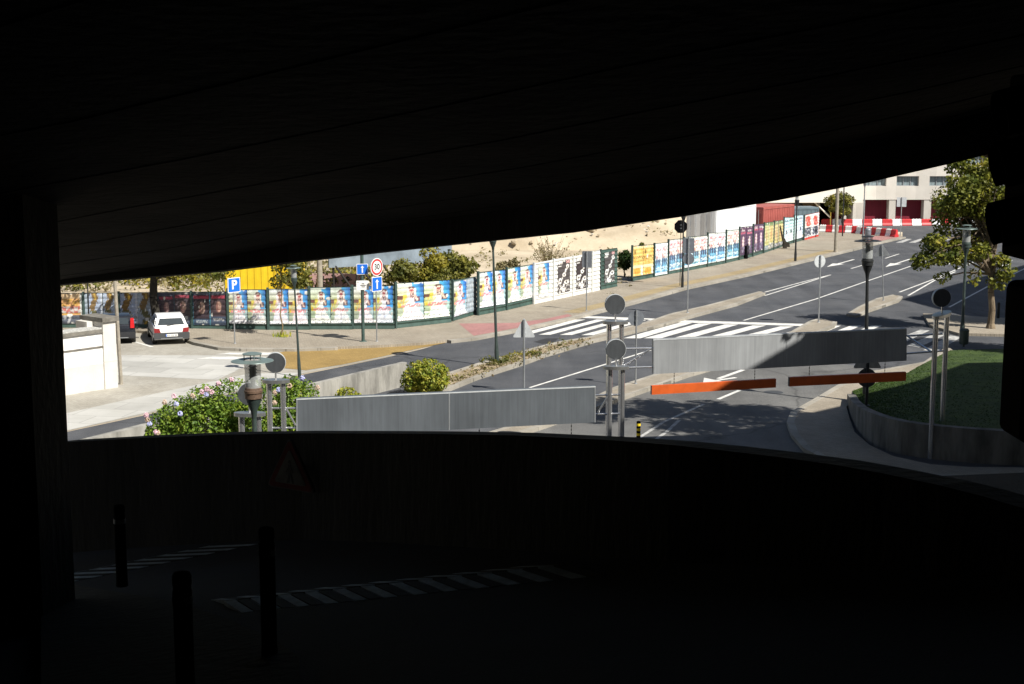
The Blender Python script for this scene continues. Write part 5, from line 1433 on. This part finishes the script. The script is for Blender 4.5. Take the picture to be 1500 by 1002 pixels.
# litter bins
def bin_(label, p, m, h=.85, r=.22, zb=.25):
    t = thing("litter_bin", label, "litter bin", p, 0, "litter bins on lamp posts")
    mb = MB(); mb.lathe([(0, zb), (r * .85, zb), (r, zb + .05), (r * 1.02, zb + h * .8), (r * .94, zb + h * .8), (r * .94, zb + .1)], m, 18); mb.tube((0, 0, 0), (0, 0, zb + .02), .05, None, m, 10); mb.build("bin_body", t, smooth=True)
    mb = MB(); mb.lathe([(r * 1.04, zb + h * .82), (r * 1.06, zb + h * .9), (r * .8, zb + h), (0, zb + h + .02)], m, 18)
    for k in range(3): a = k * 2.1; mb.tube((r * math.cos(a), r * math.sin(a), zb + h * .78), (r * math.cos(a), r * math.sin(a), zb + h * .84), .015, None, m, 6)
    mb.build("lid", t, smooth=True)
q = G(1411.5, 508, .14); bin_("dark litter bin at the foot of the lamp before the plane tree", q, DKGREEN, .68, .2, .12)
q = G(1271, 353, SW); bin_("grey litter bin beside the far corner lamp", q, GALV_D, .95, .26, .1)
for px, py, lab in ((1462, 466, "left of two small dark bollards behind the plane tree trunk"), (1474, 464, "right of two small dark bollards behind the plane tree trunk")):
    post_thing("small_bollard", lab, "bollard", G(px, py, SW), [(.075, 0), (.075, .72), (.06, .80)], DKPOLE, "bollards by the plane tree")
post_thing("fire_hydrant", "short black post against the plum posters", "post", G(1092, 379, SW), [(.16, 0), (.16, .3), (.11, .34), (.11, .85), (.07, .95)], BLACK)
for k, (xa, ya, xb, yb_) in enumerate(((1141.5, 363, 1139.5, 330), (1146, 361, 1143, 345))):
    a = G(xa, ya, SW); p1 = a + Vector((.25, -.35, .0)); mb = MB()
    tz = AT(xb, yb_, a.y).z - SW; mb.tube((.35, -.5, 0), (0, .0, tz), .10, .05, BARKD, 8); mb.box(.2, .5, -.65, -.35, -.01, .5 - .15 * k, BARKD, None, .05)
    tag(mb.build("wooden_prop", None, a), ["taller dark wooden prop leaning on the lime posters", "shorter dark wooden prop beside the pale blue posters"][k], "prop", "props against the hoarding")

# ================================================================== CARS
def car(label, p, rz, paint, tall_tail=False, plate=True, L=3.6, W=1.58, H=1.38):
    t = thing("hatchback_car", label, "car", p, rad(rz), "cars parked by the hoarding")
    hw = W / 2
    # body: sections along the length, each a closed outline
    secs = [(.00, .34, .62, .93), (.05, .24, .78, .985), (.35, .20, .86, 1.0), (1.2, .18, .86, 1.0), (2.3, .18, .84, 1.0), (2.75, .20, .78, .98), (3.3, .22, .68, .95), (3.55, .28, .58, .86), (L, .36, .50, .78)]
    def outline(y, z0, z1, f):
        w_ = hw * f; return [(-w_ * .93, y, z0), (-w_, y, z0 + .14), (-w_, y, (z0 + z1) / 2 + .05), (-w_ * .955, y, z1 - .03), (-w_ * .90, y, z1), (w_ * .90, y, z1), (w_ * .955, y, z1 - .03), (w_, y, (z0 + z1) / 2 + .05), (w_, y, z0 + .14), (w_ * .93, y, z0)]
    mb = MB(); O = [outline(*s) for s in secs]
    for a, b in zip(O, O[1:]):
        for i in range(10): mb.face([a[i], a[(i + 1) % 10], b[(i + 1) % 10], b[i]], paint)
    mb.face(O[0], paint); mb.face(list(reversed(O[-1])), paint)
    # cabin with its raked hatch
    cab = [(.06, .80, .90, .0), (.30, H - .075, .735, .0), (.52, H - .02, .72, 0), (1.3, H, .72, 0), (1.75, H - .03, .71, 0), (2.62, .80, .84, 0)]
    T = [(y, z, hw * f) for y, z, f, _ in cab]; zb = .78
    top_ = [[(-w_, y, z), (w_, y, z)] for y, z, w_ in T]
    bot = [[(-hw * .93, y, zb), (hw * .93, y, zb)] for y, z, w_ in T]
    for i in range(len(T) - 1):
        a, b, c, d = top_[i], top_[i + 1], bot[i], bot[i + 1]
        mb.face([a[0], a[1], b[1], b[0]], paint); mb.face([a[0], b[0], d[0], c[0]], paint); mb.face([b[1], a[1], c[1], d[1]], paint)
    mb.face([bot[0][0], bot[0][1], top_[0][1], top_[0][0]], paint)
    body = mb.build("body", t, smooth=True)
    bv = body.modifiers.new("edge", 'BEVEL'); bv.width = .03; bv.segments = 2; bv.limit_method = 'ANGLE'; bv.angle_limit = rad(25)
    def lerp3(a, b, f): return tuple(x + (y - x) * f for x, y in zip(a, b))
    # windows: rear, front and sides, set a little proud
    def pane(name, q, n, m=CARGL):
        mb = MB(); n = Vector(n).normalized(); mb.extr([Vector(x) + n * .012 for x in q], -n * .008, m); return mb.build(name, t)
    A, B = [Vector(x) for x in top_[0]], [Vector(x) for x in top_[1]]
    pane("rear_window", [A[0].lerp(A[1], .075).lerp(B[0].lerp(B[1], .075), .20), A[0].lerp(A[1], .925).lerp(B[0].lerp(B[1], .925), .20), A[0].lerp(A[1], .90).lerp(B[0].lerp(B[1], .90), .88), A[0].lerp(A[1], .10).lerp(B[0].lerp(B[1], .10), .88)], (0, -1, .42))
    A, B = [Vector(x) for x in top_[5]], [Vector(x) for x in top_[4]]
    pane("windscreen", [A[1].lerp(A[0], .08).lerp(B[1].lerp(B[0], .08), .12), A[1].lerp(A[0], .92).lerp(B[1].lerp(B[0], .92), .12), A[1].lerp(A[0], .92).lerp(B[1].lerp(B[0], .92), .92), A[1].lerp(A[0], .08).lerp(B[1].lerp(B[0], .08), .92)], (0, .68, .73))
    for s in (-1, 1):
        def sp_(y, z):
            f = (z - zb) / (H - zb); return Vector((s * (hw * .93 + (hw * .72 - hw * .93) * f), y, z))
        for (ya, yb2, yc, yd) in ((.34, .98, .98, .50), (1.05, 2.28, 1.72, 1.05)):
            q = [sp_(ya, .88), sp_(yb2, .88), sp_(yc, H - .12), sp_(yd, H - .12)]
            if s < 0: q = q[::-1]
            pane("side_window", q, (s, 0, .3))
        mb = MB(); x0 = s * hw * 1.0
        mb.box(min(x0, x0 + s * .012), max(x0, x0 + s * .012), .25, 2.7, .42, .50, BUMP); mb.build("side_strip", t)
        mb = MB(); mb.box(min(s * .80, s * .95), max(s * .80, s * .95), 2.05, 2.2, .86, .98, BUMP if paint is CARW else paint); mb.build("wing_mirror", t)
        for y in (.58, 2.92):
            mb = MB(); mb.tube((s * (hw - .17), y, .29), (s * (hw - .0), y, .29), .29, None, RUBBER, 22); wh = mb.build("wheel", t, smooth=True)
            mb = MB(); mb.tube((s * (hw - .01), y, .29), (s * (hw + .008), y, .29), .18, .16, RIM, 18); mb.build("rim", wh, smooth=True)
        mb = MB()
        tm = TAILB if tall_tail else TAIL
        if tall_tail: mb.box(min(s * hw * .72, s * hw * .94), max(s * hw * .72, s * hw * .94), -.03, .12, .72, 1.16, tm, None, .02)
        else: mb.extr([(s * hw * .955, -.012, .56), (s * hw * .955, -.012, .76), (s * hw * .66, -.012, .74), (s * hw * .60, -.012, .56)], (0, .10, 0), tm)
        mb.build("tail_light", t)
        mb = MB(); mb.box(min(s * .42, s * .70), max(s * .42, s * .70), L - .10, L + .01, .52, .64, GALV_L); mb.build("headlight", t)
    mb = MB(); mb.rbox(-hw * .985, hw * .985, -.075, .12, .27, .555, BUMP if paint is CARW else paint, .05); bp = mb.build("rear_bumper", t)
    mb = MB(); mb.box(-hw * .6, hw * .6, -.082, -.076, .285, .315, GALV); mb.build("bumper_strip", bp)
    mb = MB(); mb.rbox(-hw * .95, hw * .95, L - .12, L + .06, .25, .50, BUMP if paint is CARW else paint, .05); mb.build("front_bumper", t)
    if plate:
        mb = MB(); mb.box(-.26, .26, -.092, -.083, .385, .495, SIGNW)
        mb.box(-.26, -.225, -.095, -.091, .386, .494, SIGNB)
        for k, x in enumerate((-.18, -.12, .0, .06, .16, .21)): mb.box(x - .018, x + .018, -.095, -.091, .41, .47, GALV_D)
        mb.build("number_plate", t)
    mb = MB(); mb.box(-.012, .012, -.0, .05, .66, .69, GALV_D); mb.tube((-.2, .06, .86), (.25, .12, .90), .012, None, STRUT, 6); mb.build("rear_wiper", t)
    return t
p = G(252, 505, .012); car("white hatchback with grey bumper parked rear to the camera", p, 19, CARW, H=1.28)
p = G(172, 504.5, .012); car("dark shiny car with a tall red tail light behind the pale pole", p, 16, CARK, True, False, 3.7, 1.62, 1.27)
p = G(66, 491, .012); car("white car mostly hidden behind the white stone wall at the left", p, 24, CARW, False, False)

# ================================================================== NEIGHBOURS OUTSIDE THE FRAME THAT CAST THE LARGE SHADOWS, AND BLOCKS ADDED TO CUT SKY LIGHT
def block(name, label, foot, h, m):
    mb = MB(); mb.extr([(x, y, -.2) for x, y in foot], (0, 0, h + .2), m)
    n = int(h / 3.2)
    t = tag(mb.build(name), label, "building")
    for (a, b) in zip(foot, foot[1:] + foot[:1]):
        a, b = Vector((*a, 0)), Vector((*b, 0)); d = b - a; L = d.length; dn = d.normalized(); nn = Vector((dn.y, -dn.x, 0))
        k = int(L / 4)
        for f in range(n):
            mb = MB()
            for i in range(k):
                s = (i + .25) * L / k; z = 1.0 + f * 3.2
                q = [a + dn * s, a + dn * (s + L / k * .5)]
                mb.extr([q[0] + Vector((0, 0, z)) + nn * .02, q[1] + Vector((0, 0, z)) + nn * .02, q[1] + Vector((0, 0, z + 1.5)) + nn * .02, q[0] + Vector((0, 0, z + 1.5)) + nn * .02], -nn * .015, CARGL)
            mb.build("window_row", t)
block("sky_block_right", "unseen concrete block right of the lawn, added to cut sky light", [(21, 11), (60, 11), (60, 36), (21, 36)], 13.2, CONC)  # unseen block kept to hold back sky light from the right
hh_ = 14.4
fo = [(-3.5, 36.4), (1.6, 40.0), (5.2, 43.2), (8.4, 45.8), (11.7, 48.9), (14.8, 52.4), (17.8, 56.4)]
fo = [(x + .706 * hh_, y - .611 * hh_) for x, y in fo]
fo = [(-2, 17)] + fo + [(62, 52), (62, 4), (12, -12)]
mb = MB(); mb.extr([(x, y, hh_ - .9) for x, y in fo], (0, 0, .9), CONC)
um = thing("upper_ramp", "concrete upper ramp curving out above the top edge of the view", "ramp", (0, 0, 0)); mb.build("ramp_slab", um, tri=True)
mb = MB()
for x, y in ((26, 38), (44, 40), (58, 48)): mb.lathe([(.45, 0), (.45, hh_ - .88)], CONC, 16, (x, y))
mb.build("columns", um)
block("sky_block_tower", "tall grey unseen block added left behind the garage to cut sky light", [(-70, -30), (-34, -30), (-34, 24), (-70, 24)], 42, CONC)  # unseen block added to hold back sky light from behind left
block("side_building", "tall plain building beyond the right edge of the street", [(36.0, 62), (70, 62), (82, 94.3), (51.7, 94.3), (34.7, 69.6)], 18, CREAM)
for px_, py_, lab in ((1575, 482, "plane tree just outside the right edge beside the far pavement"), (1600, 520, "plane tree just outside the right edge beside the lawn path")):
    tp_ = copy_tree(plane); tp_.location = G(px_, py_, SW); tp_.rotation_euler.z = px_ * .7; tp_["label"] = lab
tree("tall_tree", "tall spreading tree beside the lawn just right of the view", "tree", (17.6, 40.6, .6), (9.5, .26), clumpset(-4.6, .6, 10.0, (3.9, 2.6, 1.1), 24, .95, 77), LEAF, BARK, 9000, .09, .17)
